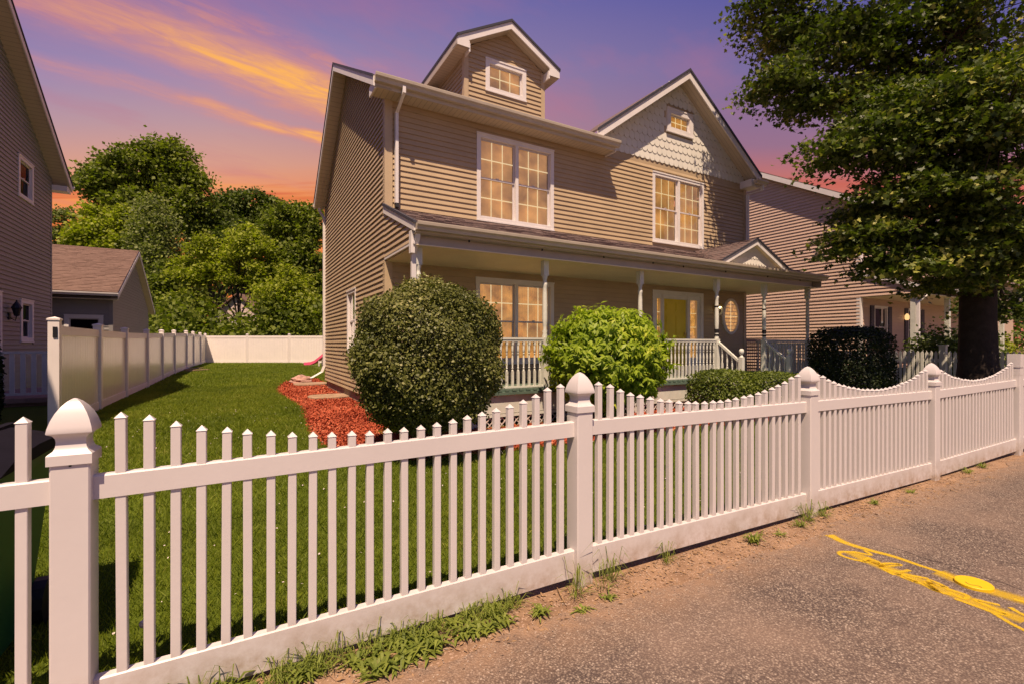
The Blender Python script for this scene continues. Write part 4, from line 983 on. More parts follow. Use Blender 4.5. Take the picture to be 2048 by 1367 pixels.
def sprig_shrub(label, c, r, ncl, m):
    b = thing('leafy_shrub', label, 'shrub', (c[0], c[1], g(c[0], c[1])))
    d = rng.normal(size=(ncl, 3)); d /= np.linalg.norm(d, axis=1)[:, None]
    lum = 1+.07*np.sin(d[:, 0]*9+1)*np.sin(d[:, 1]*8+2)+.05*np.sin(d[:, 2]*11+d[:, 0]*7)+.05*rng.normal(size=ncl)
    Q = np.array(c)+d*((.62+.38*rng.random(ncl)**.4)*lum)[:, None]*np.array(r)*1.02; Q[:, 2] += .10*rng.random(ncl)**9*(d[:, 2] > .3)*2
    ok = Q[:, 2] > g(c[0], c[1])+.10; Q = Q[ok]; d = d[ok]; k = 9; N = len(Q)*k
    Qr = np.repeat(Q, k, 0); dr = np.repeat(d, k, 0); a = rng.uniform(0, 2*np.pi, N)
    t1 = np.cross(dr, [0, 0, 1.]); t1 /= np.linalg.norm(t1, axis=1)[:, None]+1e-9; t2 = np.cross(dr, t1)
    u = (t1*np.cos(a)[:, None]+t2*np.sin(a)[:, None])*.8+dr*.45+rng.normal(size=(N, 3))*.18; u[:, 2] -= .55; u /= np.linalg.norm(u, axis=1)[:, None]
    nn = dr+np.array([0, 0, .9])+rng.normal(size=(N, 3))*.25; nn -= u*(u*nn).sum(1)[:, None]; nn /= np.linalg.norm(nn, axis=1)[:, None]; w_ = np.cross(nn, u)
    P = Qr+dr*(rng.random(N)*.10-.05)[:, None]; sz = (.092*(.6+.7*rng.random(N)))[:, None]; pts, kk = SH['lance']; V = np.zeros((N, kk, 3))
    for i_, (p_, q_) in enumerate(pts): V[:, i_] = P+u*sz*p_+w_*sz*q_+nn*sz*(.5*abs(q_)-.28*p_*p_)
    rn = np.repeat(rng.random(len(Q)), k)*.7+.3*rng.random(N)
    vw = np.array(c)-np.array([0, 0, 1.6]); vw /= np.linalg.norm(vw); sc_ = -(dr@vw)+.3*rng.random(N); pick = rng.choice(np.argsort(-sc_)[:1500], 280, replace=False)
    for i_ in pick: fast('leaf', V[i_:i_+1], kk, M[m], b, rnd=rn[i_:i_+1])
    kp = np.ones(N, bool); kp[pick] = False; fast('foliage', V[kp], kk, M[m], b, rnd=rn[kp], kind='stuff')
    mb = MB(); gz = g(c[0], c[1])
    for i_ in range(60):
        e = Q[rng.integers(len(Q))]; s0 = (c[0]+rng.normal()*.08, c[1]+rng.normal()*.08, gz-.02); mid = tuple(s0[j_]*.55+e[j_]*.45+(0, 0, .12)[j_] for j_ in range(3)); mb.tube([s0, mid, tuple(e)], [.016, .010, .003], 5)
    obj('stems', mb, M['twig'], b)
sprig_shrub('bright lime green leafy shrub with drooping leaves in front of the porch railing', (5.27, 6.0, 1.38), (.96, .9, .76), 2600, 'lime')
bush('low_hedge', 'low boxy green hedge in front of the porch steps, lit by the sun', 'hedge', (8.25, 6.0, .66), (.62, .55, .44), 16000, .036, 'oval', 'hedge', 4, .4, 0, .02)
bush('low_hedge', 'low dark hedge in shade to the right of the sunlit low hedge', 'hedge', (9.9, 6.02, .60), (.55, .5, .42), 11000, .036, 'oval', 'hedge', 4, .4, 0, .02)
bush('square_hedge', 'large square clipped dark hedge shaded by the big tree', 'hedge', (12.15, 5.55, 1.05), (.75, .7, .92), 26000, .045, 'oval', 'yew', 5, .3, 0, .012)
bush('cedar_shrub', 'tall narrow dark evergreen at the left edge of the photo beside the grey house porch', 'shrub', (-3.62, 11.1, .95), (.22, .22, .95), 7000, .06, 'diamond', 'yew', 2, .2, 0, .04)
bush('porch_shrub', 'loose leafy shrub beside the dark tree trunk in front of the neighbour porch', 'shrub', (18.0, 5.9, 1.15), (.75, .75, .95), 4000, .09, 'oval', 'tD', 2, .3, 0, .15, shell=.3)
bush('sunny_shrub', 'yellow green shrub far right behind the tree trunk', 'shrub', (30.5, 9.0, 1.2), (2.2, 1.6, 1.3), 7000, .13, 'oval', 'tB', 2, .3, 0, .1)
bush('trunk_shrub', 'dark loose shrub right of the tree trunk', 'shrub', (22.5, 6.4, 1.1), (.9, .8, 1.1), 4500, .1, 'oval', 'tD', 2, .3, 0, .12, shell=.3)

# big maple at the right
tree = thing('maple_tree', 'big maple tree with dark trunk overhanging the fence at the right edge', 'tree', (14.2, 3.95, .1))
T0 = Vector((14.2, 3.95, 0))
mb = MB(); tr = [(0, 0, -.1, .62), (0, 0, .15, .50), (0, .0, .5, .41), (.0, .02, 1.2, .335), (.02, .03, 2.2, .31), (.0, .0, 3.4, .30), (.05, .0, 4.8, .30), (.1, .05, 6.5, .24), (.0, .1, 8.5, .16), (.1, .1, 10.5, .08)]
seg = 20; rings = []
for (a, b, c_, r) in tr:
    for k in range(seg):
        t_ = 2*math.pi*k/seg; rr = r*(1+.05*math.sin(5*t_+c_)+.03*math.sin(9*t_+2*c_)+(.12*math.sin(4*t_) if c_ < .4 else 0)); rings.append((T0.x+a+rr*math.cos(t_), T0.y+b+rr*math.sin(t_), c_))
mb.add(rings, [(j*seg+i, j*seg+(i+1) % seg, (j+1)*seg+(i+1) % seg, (j+1)*seg+i) for j in range(len(tr)-1) for i in range(seg)])
obj('trunk', mb, M['bark'], tree, smooth=True)
c30, s30 = math.cos(R(30)), math.sin(R(30))
# crown lobes: (x, y, z centre, radii)
LOB = [(11.47, 6.31, 9.17, 1.12, 1.12, 0.82, 18.900000000000002), (10.47, 6.19, 7.49, 0.78, 0.78, 0.33, 12.600000000000001), (10.76, 6.72, 9.47, 0.47, 0.47, 0.71, 6.300000000000001), (11.34, 5.69, 7.1, 0.72, 0.72, 0.31, 10.5), (11.91, 5.25, 8.2, 1.44, 1.44, 1.32, 33.6), (12.98, 4.05, 8.2, 1.68, 1.68, 1.58, 42.0), (11.83, 4.49, 6.27, 1.13, 1.13, 0.72, 25.200000000000003), (10.71, 4.9, 5.67, 0.71, 0.71, 0.4, 12.600000000000001), (12.36, 4.18, 5.29, 1.44, 1.44, 0.98, 35.7), (11.74, 4.54, 4.57, 1.03, 1.03, 0.52, 18.900000000000002), (13.07, 4.0, 4.1, 1.37, 1.37, 0.74, 27.3), (11.06, 4.7, 3.85, 0.76, 0.76, 0.28, 10.5), (12.0, 4.39, 3.33, 0.93, 0.93, 0.25, 12.600000000000001), (12.58, 3.13, 5.75, 1.14, 1.14, 1.61, 35.7), (13.97, 3.25, 3.85, 0.93, 0.93, 0.93, 23.1), (16.08, 4.0, 2.6, 0.54, 0.54, 0.39, 8.4), (13.24, 4.14, 2.97, 0.54, 0.54, 0.24, 6.300000000000001), (11.63, 5.52, 10.61, 1.67, 1.67, 1.0, 16.8), (13.52, 3.97, 10.16, 1.93, 1.93, 1.07, 23.1), (16.3, 2.37, 8.34, 1.61, 1.61, 1.93, 21.0), (16.58, 2.21, 4.69, 1.5, 1.5, 1.61, 16.8)]
limbs = MB(); tw = MB(); allP = []
for (cx_, cy_, cz_, rx, ry, rz_, w8) in LOB:
    c_ = Vector((cx_, cy_, cz_)); h0 = min(max(cz_-1.2-.25*(c_-T0).length*.6, 2.6), 9.5); s_ = Vector((T0.x, T0.y, h0))
    m1 = s_.lerp(c_, .4)+Vector((0, 0, .5)); m2 = s_.lerp(c_, .75)+Vector((0, 0, .35))
    limbs.tube([s_, m1, m2, c_], [.13, .09, .055, .02], 7)
    nc = int(w8)
    for k in range(int(nc*.95)):
        d = rng.normal(size=3); d /= np.linalg.norm(d); rad = rng.random()**.42
        e = c_+Vector((d[0]*rx*rad, d[1]*ry*rad, d[2]*rz_*rad)); st = m2.lerp(c_, random.random())
        mid = st.lerp(e, .5)+Vector((0, 0, .12)); tw.tube([st, mid, e], [.02, .012, .004], 4)
        nl = rng.integers(190, 310); P = np.array(e)+np.clip(rng.normal(size=(nl, 3)), -1.7, 1.7)*np.array([.34, .34, .075]); P[:, 2] -= .45*((P[:, 0]-e.x)**2+(P[:, 1]-e.y)**2)
        allP.append(P)
P = np.concatenate(allP); print('maple leaves', len(P))
V = leafpolys(P, .078, 'maple', 1.3, .9, None, .1); rn = rng.random(len(P))
# the nearest leaves one by one
dist = np.linalg.norm(P-np.array([0, 0, 1.6]), axis=1); cxp = (P[:, 0]*c30-P[:, 1]*s30)/(P[:, 0]*s30+P[:, 1]*c30)
vis = np.where((cxp < 1.05) & (P[:, 2] < 1.6+.7*(P[:, 0]*s30+P[:, 1]*c30)))[0]
pick = vis[np.argsort(dist[vis])[:290]]
for i in pick: fast('leaf', V[i:i+1], 12, M['maple'], tree, rnd=rn[i:i+1])
kp = np.ones(len(P), bool); kp[pick] = False
fast('crown', V[kp], 12, M['maple'], tree, rnd=rn[kp], kind='stuff')
obj('limbs', limbs, M['bark'], tree, smooth=True); obj('twigs', tw, M['twig'], tree, kind='stuff')

# background trees
def bgtree(label, base, h, blobs, n_, size, m, trunk=.3, grp='trees beyond the back fence', name='broadleaf_tree', shell=.62, flat=.8):
    bx_, by_ = base; gz = .5; t = thing(name, label, 'tree', (bx_, by_, gz), grp)
    Ps = []; tm = MB(); top = max(b[2]+b[5] for b in blobs)
    tm.tube([(bx_, by_, gz-.2), (bx_+.1, by_, gz+h*.35), (bx_-.1, by_+.1, gz+h*.65), (bx_, by_, gz+h*.9)], [trunk, trunk*.75, trunk*.45, .04], 9)
    vol = sum(b[3]*b[5] for b in blobs)
    for (cx_, cy_, cz_, rx, ry, rz_) in blobs:
        nn = int(n_*rx*rz_/vol); ncl = max(6, int(9*rx*rz_*.75))
        tm.tube([(bx_, by_, gz+h*.3), ((bx_+cx_)/2, (by_+cy_)/2, (gz+h*.4+cz_)/2+.3), (cx_, cy_, cz_)], [trunk*.4, trunk*.25, .03], 5)
        per = max(10, nn//ncl)
        per = int(per*1.35)
        cc, dd = ell_pts((cx_, cy_, cz_), (rx*.9, ry*.9, rz_*.9), ncl, .45)
        for q in cc:
            rr = .30*min(rx, rz_)+.35
            Q = q+rng.normal(size=(per, 3))*np.array([rr*.55, rr*.55, rr*.55*flat*.7]); Ps.append(Q)
    P = np.concatenate(Ps); V = leafpolys(P, size*.84, 'diamond', .9, .2, None, .1)
    fast('crown', V, 4, M[m], t, rnd=rng.random(len(P)), kind='stuff'); obj('trunk', tm, M['bark'], t)
def cw(px_, py_, d):     # a place seen at these bearings, d metres out: used to lay the trees out
    a = (px_-1024)/951*d; return (a*c30+d*s30, -a*s30+d*c30, 1.6+(688-py_)/951*d)
def BL(lst, d):
    out = []
    for (px_, py_, rx, ry) in lst:
        c_ = cw(px_, py_, d); out.append((c_[0], c_[1], c_[2], rx*d/951, rx*d/951*.8, ry*d/951))
    return out
def B_(px_, d): q = cw(px_, 688, d); return (q[0], q[1])

bgtree('tall spreading green tree rising above the garage roof', B_(300, 50), 20, BL([(215, 370, 50, 45), (280, 340, 60, 45), (330, 320, 60, 45), (370, 370, 40, 50), (300, 410, 70, 35), (240, 430, 50, 35), (380, 430, 45, 45), (310, 300, 18, 16)], 50), 22000, .42, 'tA', .5)
bgtree('yellow green tree behind the garage', B_(205, 42), 13, BL([(200, 450, 45, 40), (235, 480, 50, 45), (185, 480, 35, 30), (270, 440, 30, 28)], 42), 9000, .34, 'tB')
bgtree('feathery grey green tree right of the garage roof', B_(305, 40), 12, BL([(300, 440, 42, 45), (315, 500, 45, 50), (330, 560, 45, 50), (290, 480, 30, 35), (320, 620, 45, 40)], 40), 15000, .24, 'tC')
bgtree('low spreading bright green tree with visible trunk in front of the pale house', B_(476, 34), 9, BL([(440, 500, 50, 32), (500, 500, 42, 30), (390, 540, 40, 34), (450, 548, 50, 26), (540, 545, 36, 26), (375, 605, 34, 26), (480, 470, 36, 18)], 34), 17000, .22, 'tB', .16)
bgtree('round dark tree far behind with domed top', B_(490, 62), 18, BL([(450, 420, 45, 35), (500, 410, 50, 32), (545, 430, 40, 32), (480, 460, 60, 35)], 62), 13000, .42, 'tD')
bgtree('tall narrow dark green tree beside the back corner of the house', B_(600, 36), 11, BL([(580, 450, 42, 45), (620, 460, 35, 50), (590, 520, 50, 50), (630, 560, 40, 60), (560, 570, 40, 50)], 36), 20000, .26, 'tA')
bgtree('drooping yellow green tree low beside the house corner', B_(575, 33), 7, BL([(560, 590, 50, 40), (610, 610, 40, 40), (590, 640, 50, 30), (600, 560, 35, 25)], 33), 11000, .2, 'tB', .15)
bgtree('dark shaded tree directly right of the garage gable', B_(345, 36), 7, BL([(330, 610, 35, 40), (370, 630, 40, 30), (350, 560, 35, 40)], 36), 9000, .24, 'tA', .2)
bgtree('sparse grey tree at the left between house and garage', B_(130, 58), 16, BL([(125, 440, 25, 25), (120, 475, 28, 22), (150, 465, 18, 18)], 58), 2600, .32, 'tC', .35)
bgtree('dark green tree filling the gap above the low trees', B_(420, 52), 14, BL([(420, 450, 50, 40), (500, 480, 60, 40), (560, 480, 40, 50), (450, 500, 80, 40)], 52), 12000, .36, 'tD', .35)
bgtree('tree behind the right neighbour roof', B_(2080, 50), 16, BL([(2050, 560, 70, 50), (2120, 520, 90, 70), (2200, 560, 90, 60)], 50), 9000, .4, 'tA', .35, grp='trees beyond the right houses')


# understory behind the back fence
P = []
for k in range(150):
    px_ = random.uniform(300, 660); d = random.uniform(31, 40); py_ = random.uniform(600, 690)
    if 415 < px_ < 540: py_ = random.uniform(668, 690)
    c_ = cw(px_, py_, d); P.append(np.array(c_)+rng.normal(size=(150, 3))*np.array([.8, .8, .6]))
P = np.concatenate(P); P = P[P[:, 2] > .4]
fast('undergrowth', leafpolys(P, .26, 'diamond', .7), 4, M['tA'], None, rnd=rng.random(len(P)), kind='stuff', label='dense green undergrowth behind the white back fence')
P = []
for k in range(260):
    px_ = random.uniform(-350, 760); d = random.uniform(62, 80); c_ = cw(px_, random.uniform(520, 690), d); P.append(np.array(c_)+rng.normal(size=(110, 3))*np.array([2, 2, 1.3]))
for k in range(120):
    px_ = random.uniform(1700, 2500); d = random.uniform(60, 90); c_ = cw(px_, random.uniform(600, 690), d); P.append(np.array(c_)+rng.normal(size=(110, 3))*np.array([2, 2, 1.3]))
P = np.concatenate(P); P = P[P[:, 2] > .3]
fast('distant_wood', leafpolys(P, .6, 'diamond', .7), 4, M['tD'], None, rnd=rng.random(len(P)), kind='stuff', label='far dark wood seen between the nearer trees')

# ------------------------------------------------------------------ left neighbour
nb = thing('grey_house', 'grey sided two-storey house at the left edge of the photo', 'house', (-9, 14, .1))
NX, NYB = -4.9, 19.49
def nroof(yv): return 6.78+(NYB-.1-yv)*.62
NW = [(16.95, 17.98, 5.42, 6.50), (17.1, 17.98, 1.66, 2.78), (14.9, 15.95, 1.2, 2.85)]
mb = MB(); poly_wall(mb, ('X', NX, 1), [(4.0, 0.0), (NYB, 0.0), (NYB, 6.72), (12.2, nroof(12.2)-.1), (4.0, 6.4)], [rect(*ins(q, .05)) for q in NW]); obj('side_wall', mb, M['sidingL'], nb)
mb = MB(); mb.box(-14, NX-.1, 4.0, 4.1, 0, 6.4); mb.box(-14, NX-.1, NYB-.1, NYB, 0, 6.6); mb.box(-14, -13.9, 4.1, NYB-.1, 0, 6.6); obj('far_walls', mb, M['sidingL'], nb)
siding(nb, ('X', NX, 1), .25, 9.6, .112, lambda z: (11.0, NYB-.06 if z < 6.7 else NYB-(z-6.68)/.62), NW, M['sidingL'], lip=.026)
mb = MB(); mb.box(NX-.05, NX+.024, NYB-.07, NYB+.02, .1, 6.7); obj('corner_board', mb, M['sidingL'], nb)
mb = MB()
slab(mb, [(NX+.40, NYB+.38, 6.78-.22), (-14, NYB+.38, 6.78-.22), (-14, 12.2, nroof(12.2)+.12), (NX+.40, 12.2, nroof(12.2)+.12)], .08)
slab(mb, [(NX+.40, 12.2, nroof(12.2)+.12), (-14, 12.2, nroof(12.2)+.12), (-14, 3.6, 6.2), (NX+.40, 3.6, 6.2)], .08); obj('roof', mb, M['shingle'], nb)
mb = MB(); beam(mb, (NX+.38, NYB+.38, 6.52), (NX+.38, 12.2, nroof(12.2)+.08), .17, .03); obj('rake_board', mb, M['trim'], nb)
mb = MB(); beam(mb, (NX+.40, NYB+.40, 6.575), (NX+.40, 12.2, nroof(12.2)+.13), .045, .03); obj('drip_edge', mb, M['edge'], nb)
mb = MB(); mb.add([(NX, NYB+.3, 6.42), (NX+.38, NYB+.3, 6.42), (NX+.38, 12.2, nroof(12.2)-.06), (NX, 12.2, nroof(12.2)-.06)], [(0, 1, 2, 3)]); obj('rake_soffit', mb, M['soffitY'], nb)
mb = MB(); mb.box(NX-.2, NX+.37, NYB+.0, NYB+.36, 6.28, 6.44); obj('eave_return', mb, M['trim'], nb)
gutter(nb, (-14, NYB+.38, 6.56), (NX+.44, NYB+.38, 6.56), (0, 1, 0), m='trim', h=.10, w_=.10)
window(nb, ('X', NX, 1), *NW[0], units=1, back='dark', munt=False, gl='glassd', case=.10)
window(nb, ('X', NX, 1), *NW[1], units=1, back='dark', munt=False, gl='glassd', case=.11)
window(nb, ('X', NX, 1), *NW[2], units=1, back='dark', munt=False, gl='glassd', case=.11)
mb = MB(); ly, lz = 16.35, 2.25; mb.box(NX, NX+.05, ly-.05, ly+.05, lz-.05, lz+.12); mb.tube([(NX+.04, ly, lz), (NX+.14, ly, lz-.07), (NX+.16, ly, lz+.05)], .014, 6)
mb.lathe(NX+.16, ly, [(.02, lz+.03), (.05, lz+.05), (.09, lz+.22), (.11, lz+.24), (.07, lz+.32), (.02, lz+.40), (.01, lz+.44)], 8); obj('wall_lantern', mb, M['black'], nb)
mb = MB(); mb.box(-4.88, -3.3, 13.97, 14.03, 1.40, 1.45); mb.box(-4.88, -3.3, 13.98, 14.02, .52, .57); dk = obj('deck_railing', mb, M['trim'], nb)
for k in range(9):
    mb = MB(); xx = -4.8+k*.168; mb.box(xx-.04, xx+.04, 13.985, 14.015, .57, 1.40); obj('baluster', mb, M['trim'], dk)
mb = MB(); mb.box(-4.88, -3.3, 13.9, 17.3, .36, .46); obj('deck', mb, M['lattice'], nb)
mb = MB(); mb.box(-4.88, -3.35, 14.0, 14.03, .1, .36); obj('deck_skirt', mb, M['lattice'], nb)
# garage behind
gr = thing('grey_garage', 'small grey sided garage with brown shingle roof beyond the side fence', 'garage', (-7, 26, .3))
GX, G0, G1, GRY = -3.9, 22.04, 30.0, 25.9
mb = MB(); poly_wall(mb, ('X', GX, 1), [(G0, 0), (G1, 0), (G1, 3.25), (GRY, 5.45), (G0, 3.3)], []); obj('gable_wall', mb, M['sidingL'], gr)
GWN = (-5.2, -4.15, 1.2, 2.62)
mb = MB(); poly_wall(mb, ('Y', G0, -1), [(-12, 0), (GX-.1, 0), (GX-.1, 3.3), (-12, 3.3)], [rect(*ins(GWN, .1))]); obj('front_wall', mb, M['sidingL'], gr)
mb = MB(); mb.box(-12, GX-.1, G1-.1, G1, 0, 3.2); obj('rear_wall', mb, M['sidingL'], gr)
siding(gr, ('X', GX, 1), .5, 5.3, .115, lambda z: (G0+.05, G1-.05) if z < 3.2 else (G0+(z-3.2)*1.72, G1-(z-3.2)*1.83), [], M['sidingL'])
siding(gr, ('Y', G0, -1), .5, 3.2, .115, lambda z: (-9, GX-.08), [GWN], M['sidingL'])
window(gr, ('Y', G0, -1), *GWN, units=1, back='dark', munt=False, gl='glassd', case=.12, fixed=True)
mb = MB(); mb.box(GX-.1, GX+.02, G0-.03, G0+.08, .1, 3.25); obj('corner_board', mb, M['sidingL'], gr)
sl_ = math.hypot(GRY-G0+.4, 5.62-3.42)
mb = MB(); slab(mb, [(-12, G0-.4, 3.42), (GX+.22, G0-.4, 3.42), (GX+.22, GRY, 5.62), (-12, GRY, 5.62)], .07); slab(mb, [(-12, GRY, 5.62), (GX+.22, GRY, 5.62), (GX+.22, G1+.35, 3.3), (-12, G1+.35, 3.3)], .07); obj('roof', mb, M['shingleL'], gr)
mb = tabs(MB(), (-9.0, G0-.4, 3.43), (1, 0, 0), (0, (GRY-G0+.4)/sl_, (5.62-3.42)/sl_), lambda v: (0, 5.32), sl_, .14, .34, .014); obj('roof_shingles', mb, M['shingleL'], gr, kind='stuff')
mb = MB(); beam(mb, (GX+.215, G0-.4, 3.37), (GX+.215, GRY, 5.58), .16, .025); beam(mb, (GX+.215, GRY, 5.58), (GX+.215, G1+.35, 3.26), .16, .025); obj('rake_board', mb, M['trim'], gr)
mb = MB(); mb.add([(GX, G0-.38, 3.20), (GX+.21, G0-.38, 3.20), (GX+.21, GRY, 5.40), (GX, GRY, 5.40)], [(0, 1, 2, 3)]); mb.add([(GX, GRY, 5.40), (GX+.21, GRY, 5.40), (GX+.21, G1+.33, 3.10), (GX, G1+.33, 3.10)], [(0, 1, 2, 3)]); obj('rake_soffit', mb, M['soffitY'], gr)
mb = MB(); mb.box(-12, GX+.2, G0-.38, G0, 3.17, 3.19); obj('eave_soffit', mb, M['soffit'], gr)
gutter(gr, (-12, G0-.41, 3.40), (GX+.24, G0-.41, 3.40), (0, -1, 0), m='trim', h=.11, w_=.11)

# cream privacy fence on the left and white back fence
pf = thing('privacy_fence', 'tall cream vinyl privacy fence running back along the left side of the lawn', 'fence', (-2.4, 10, .25))
pts = [(-2.40, 9.72), (-2.40, 12.3), (-2.40, 14.9), (-2.32, 17.5), (-2.25, 20.1), (-2.15, 22.7), (-1.96, 25.3), (-1.88, 27.9), (-1.74, 30.5), (-1.63, 33.0)]
for i, (x_, y_) in enumerate(pts):
    gz = g(x_, y_); mb = MB(); mb.box(x_-.065, x_+.065, y_-.065, y_+.065, gz-.1, gz+1.68); po = obj('fence_post', mb, M['fpaleb'], pf)
    mb = MB(); mb.lathe(x_, y_, [(.108, gz+1.68), (.108, gz+1.705), (.001, gz+1.735)], 4, math.pi/4); obj('post_cap', mb, M['fpaleb'], po)
mb = MB(); mb.box(-2.405, -2.355, 9.64, 9.655, 1.70, 1.86); obj('gate_latch', mb, M['black'], pf)
for i in range(len(pts)-1):
    (xa, ya), (xb, yb) = pts[i], pts[i+1]; ga, gb = g(xa, ya), g(xb, yb)
    def fseg(mb, t0, t1, z0, z1, th, off=0, m=None):
        xs_ = [xa+(xb-xa)*t_ for t_ in (t0, t1)]; ys_ = [ya+(yb-ya)*t_ for t_ in (t0, t1)]; gs = [ga+(gb-ga)*t_ for t_ in (t0, t1)]
        mb.hull([(xs_[0]-th+off, ys_[0], gs[0]+z0), (xs_[0]+th+off, ys_[0], gs[0]+z0), (xs_[0]+th+off, ys_[0], gs[0]+z1), (xs_[0]-th+off, ys_[0], gs[0]+z1)],
                [(xs_[1]-th+off, ys_[1], gs[1]+z0), (xs_[1]+th+off, ys_[1], gs[1]+z0), (xs_[1]+th+off, ys_[1], gs[1]+z1), (xs_[1]-th+off, ys_[1], gs[1]+z1)])
    nbd = 16
    for k in range(nbd):
        t0 = .026+(.948)*k/nbd; t1 = .026+.948*(k+1)/nbd-.0022
        mb = MB(); fseg(mb, t0, t1, .16, 1.56, .018); obj('fence_board', mb, M['fpale'], pf)
    for z0, z1, nm in ((.04, .19, 'bottom_rail'), (1.46, 1.60, 'top_rail')):
        mb = MB(); fseg(mb, .024, .976, z0, z1, .032); obj(nm, mb, M['fpaleb'], pf)
bf = thing('back_fence', 'white vinyl privacy fence across the far end of the lawn', 'fence', (2, 31, .5))
for i in range(5):
    x_ = -1.63+c30*2.45*i; y_ = 33.0-s30*2.45*i; gz = g(x_, y_)
    if i:
        mb = MB(); mb.box(x_-.065, x_+.065, y_-.065, y_+.065, gz-.1, gz+1.66); obj('fence_post', mb, M['fpaleb'], bf)
        mb = MB(); mb.lathe(x_, y_, [(.108, gz+1.66), (.108, gz+1.685), (.001, gz+1.715)], 4, math.pi/4); obj('post_cap', mb, M['fpaleb'], bf)
    for k in range(15):
        t0 = .08+2.3*k/15; t1 = .08+2.3*(k+1)/15-.003; mb = MB()
        a = [(x_+c30*t0, y_-s30*t0), (x_+c30*t1, y_-s30*t1)]; nx_, ny_ = s30*.018, c30*.018
        mb.hull([(a[0][0]-nx_, a[0][1]-ny_, gz+.1), (a[0][0]+nx_, a[0][1]+ny_, gz+.1), (a[0][0]+nx_, a[0][1]+ny_, gz+1.5), (a[0][0]-nx_, a[0][1]-ny_, gz+1.5)],
                [(a[1][0]-nx_, a[1][1]-ny_, gz+.1), (a[1][0]+nx_, a[1][1]+ny_, gz+.1), (a[1][0]+nx_, a[1][1]+ny_, gz+1.5), (a[1][0]-nx_, a[1][1]-ny_, gz+1.5)])
        obj('fence_board', mb, M['fpaleb'], bf)
    for z0, z1, nm in ((.02, .15, 'bottom_rail'), (1.46, 1.59, 'top_rail')):
        nx_, ny_ = s30*.032, c30*.032; a = [(x_+c30*.06, y_-s30*.06), (x_+c30*2.39, y_-s30*2.39)]; mb = MB()
        mb.hull([(a[0][0]-nx_, a[0][1]-ny_, gz+z0), (a[0][0]+nx_, a[0][1]+ny_, gz+z0), (a[0][0]+nx_, a[0][1]+ny_, gz+z1), (a[0][0]-nx_, a[0][1]-ny_, gz+z1)],
                [(a[1][0]-nx_, a[1][1]-ny_, gz+z0), (a[1][0]+nx_, a[1][1]+ny_, gz+z0), (a[1][0]+nx_, a[1][1]+ny_, gz+z1), (a[1][0]-nx_, a[1][1]-ny_, gz+z1)]); obj(nm, mb, M['fpaleb'], bf)
# planks lying by the fence
for i, (x_, y_, a, l) in enumerate(((-1.75, 25.2, 1.1, 1.6), (-1.45, 24.2, .9, 1.1))):
    mb = MB(); gz = g(x_, y_)+.02
    ux, uy = math.cos(a)*l/2, math.sin(a)*l/2; vx, vy = -math.sin(a)*.1, math.cos(a)*.1
    r0 = [(x_-ux-vx, y_-uy-vy, gz), (x_+ux-vx, y_+uy-vy, gz), (x_+ux+vx, y_+uy+vy, gz), (x_-ux+vx, y_-uy+vy, gz)]; mb.hull(r0, [(p[0], p[1], p[2]+.05) for p in r0])
    obj('wood_plank', mb, M['wood'], None, label=('longer' if i == 0 else 'shorter')+' old plank lying on the lawn at the foot of the privacy fence', cat='plank')
# pale house behind the trees
ph = thing('pale_house', 'pale pink gabled house glimpsed through the trees beyond the back fence', 'house', (*B_(478, 46), .4))
A0, A1 = cw(425, 688, 46), cw(530, 688, 46); hz = cw(500, 590, 46)[2]; ez_ = cw(425, 632, 46)[2]
mb = MB(); a = [(A0[0], A0[1], .3), (A1[0], A1[1], .3), (A1[0], A1[1], ez_), ((A0[0]+A1[0])/2, (A0[1]+A1[1])/2, hz), (A0[0], A0[1], ez_)]
bk = [(p[0]+s30*6, p[1]+c30*6, p[2]) for p in a]; mb.hull(a, bk); obj('wall', mb, M['pinkhouse'], ph)
mb = MB(); q = 1.06; md = a[3]
for e in (a[2], a[4]):
    o_ = [(md[0]-.2, md[1]-.3, md[2]+.15), (md[0]+(e[0]-md[0])*q-.2, md[1]+(e[1]-md[1])*q-.3, md[2]+(e[2]-md[2])*q+.15)]
    pts4 = [o_[0], o_[1], (o_[1][0]+s30*6.8, o_[1][1]+c30*6.8, o_[1][2]), (o_[0][0]+s30*6.8, o_[0][1]+c30*6.8, o_[0][2])]; slab(mb, pts4, .12)
obj('roof', mb, M['shingleL'], ph)
wc = ((a[0][0]+a[1][0])/2-.25*s30, (a[0][1]+a[1][1])/2-.25*c30)
mb = MB(); mb.box(wc[0]-.5, wc[0]+.5, wc[1]-.05, wc[1]+.02, 2.4, 3.9); obj('window', mb, M['sash'], ph)

# ------------------------------------------------------------------ right neighbour
rn_ = thing('beige_house', 'beige sided house with porch to the right, partly behind the big tree', 'house', (24, 11, .3))
QX, QY = 19.5, 8.6
def qroof(yv): return 6.66+(yv-8.3)*.553
mb = MB(); poly_wall(mb, ('X', QX, -1), [(QY, .1), (18, .1), (18, qroof(12.8)-.15-(18-12.8)*.5), (12.8, qroof(12.8)-.15), (QY, qroof(QY)-.15)], []); obj('side_wall', mb, M['sidingR'], rn_)
mb = MB(); poly_wall(mb, ('X', QX, -1), [(7.05, 3.31), (QY, 3.31), (QY, 4.2), (7.05, 3.55)], [], .08); obj('porch_end_wall', mb, M['sidingR'], rn_)
siding(rn_, ('X', QX, -1), .35, 3.30, .127, lambda z: (QY, 15.5), [], M['sidingR'], lip=.034)
siding(rn_, ('X', QX, -1), 3.30, 3.30+.127*3, .127, lambda z: (7.05, 15.5), [], M['sidingR'], lip=.034)
siding(rn_, ('X', QX, -1), 3.30+.127*3, 9.1, .127, lambda z: (max(QY if z > 4.15 else 7.05+(z-3.6)*2.4, QY+(z-qroof(QY)+.15)/.553), min(15.5, 18-(z-6.3)*2)), [], M['sidingR'], lip=.034)
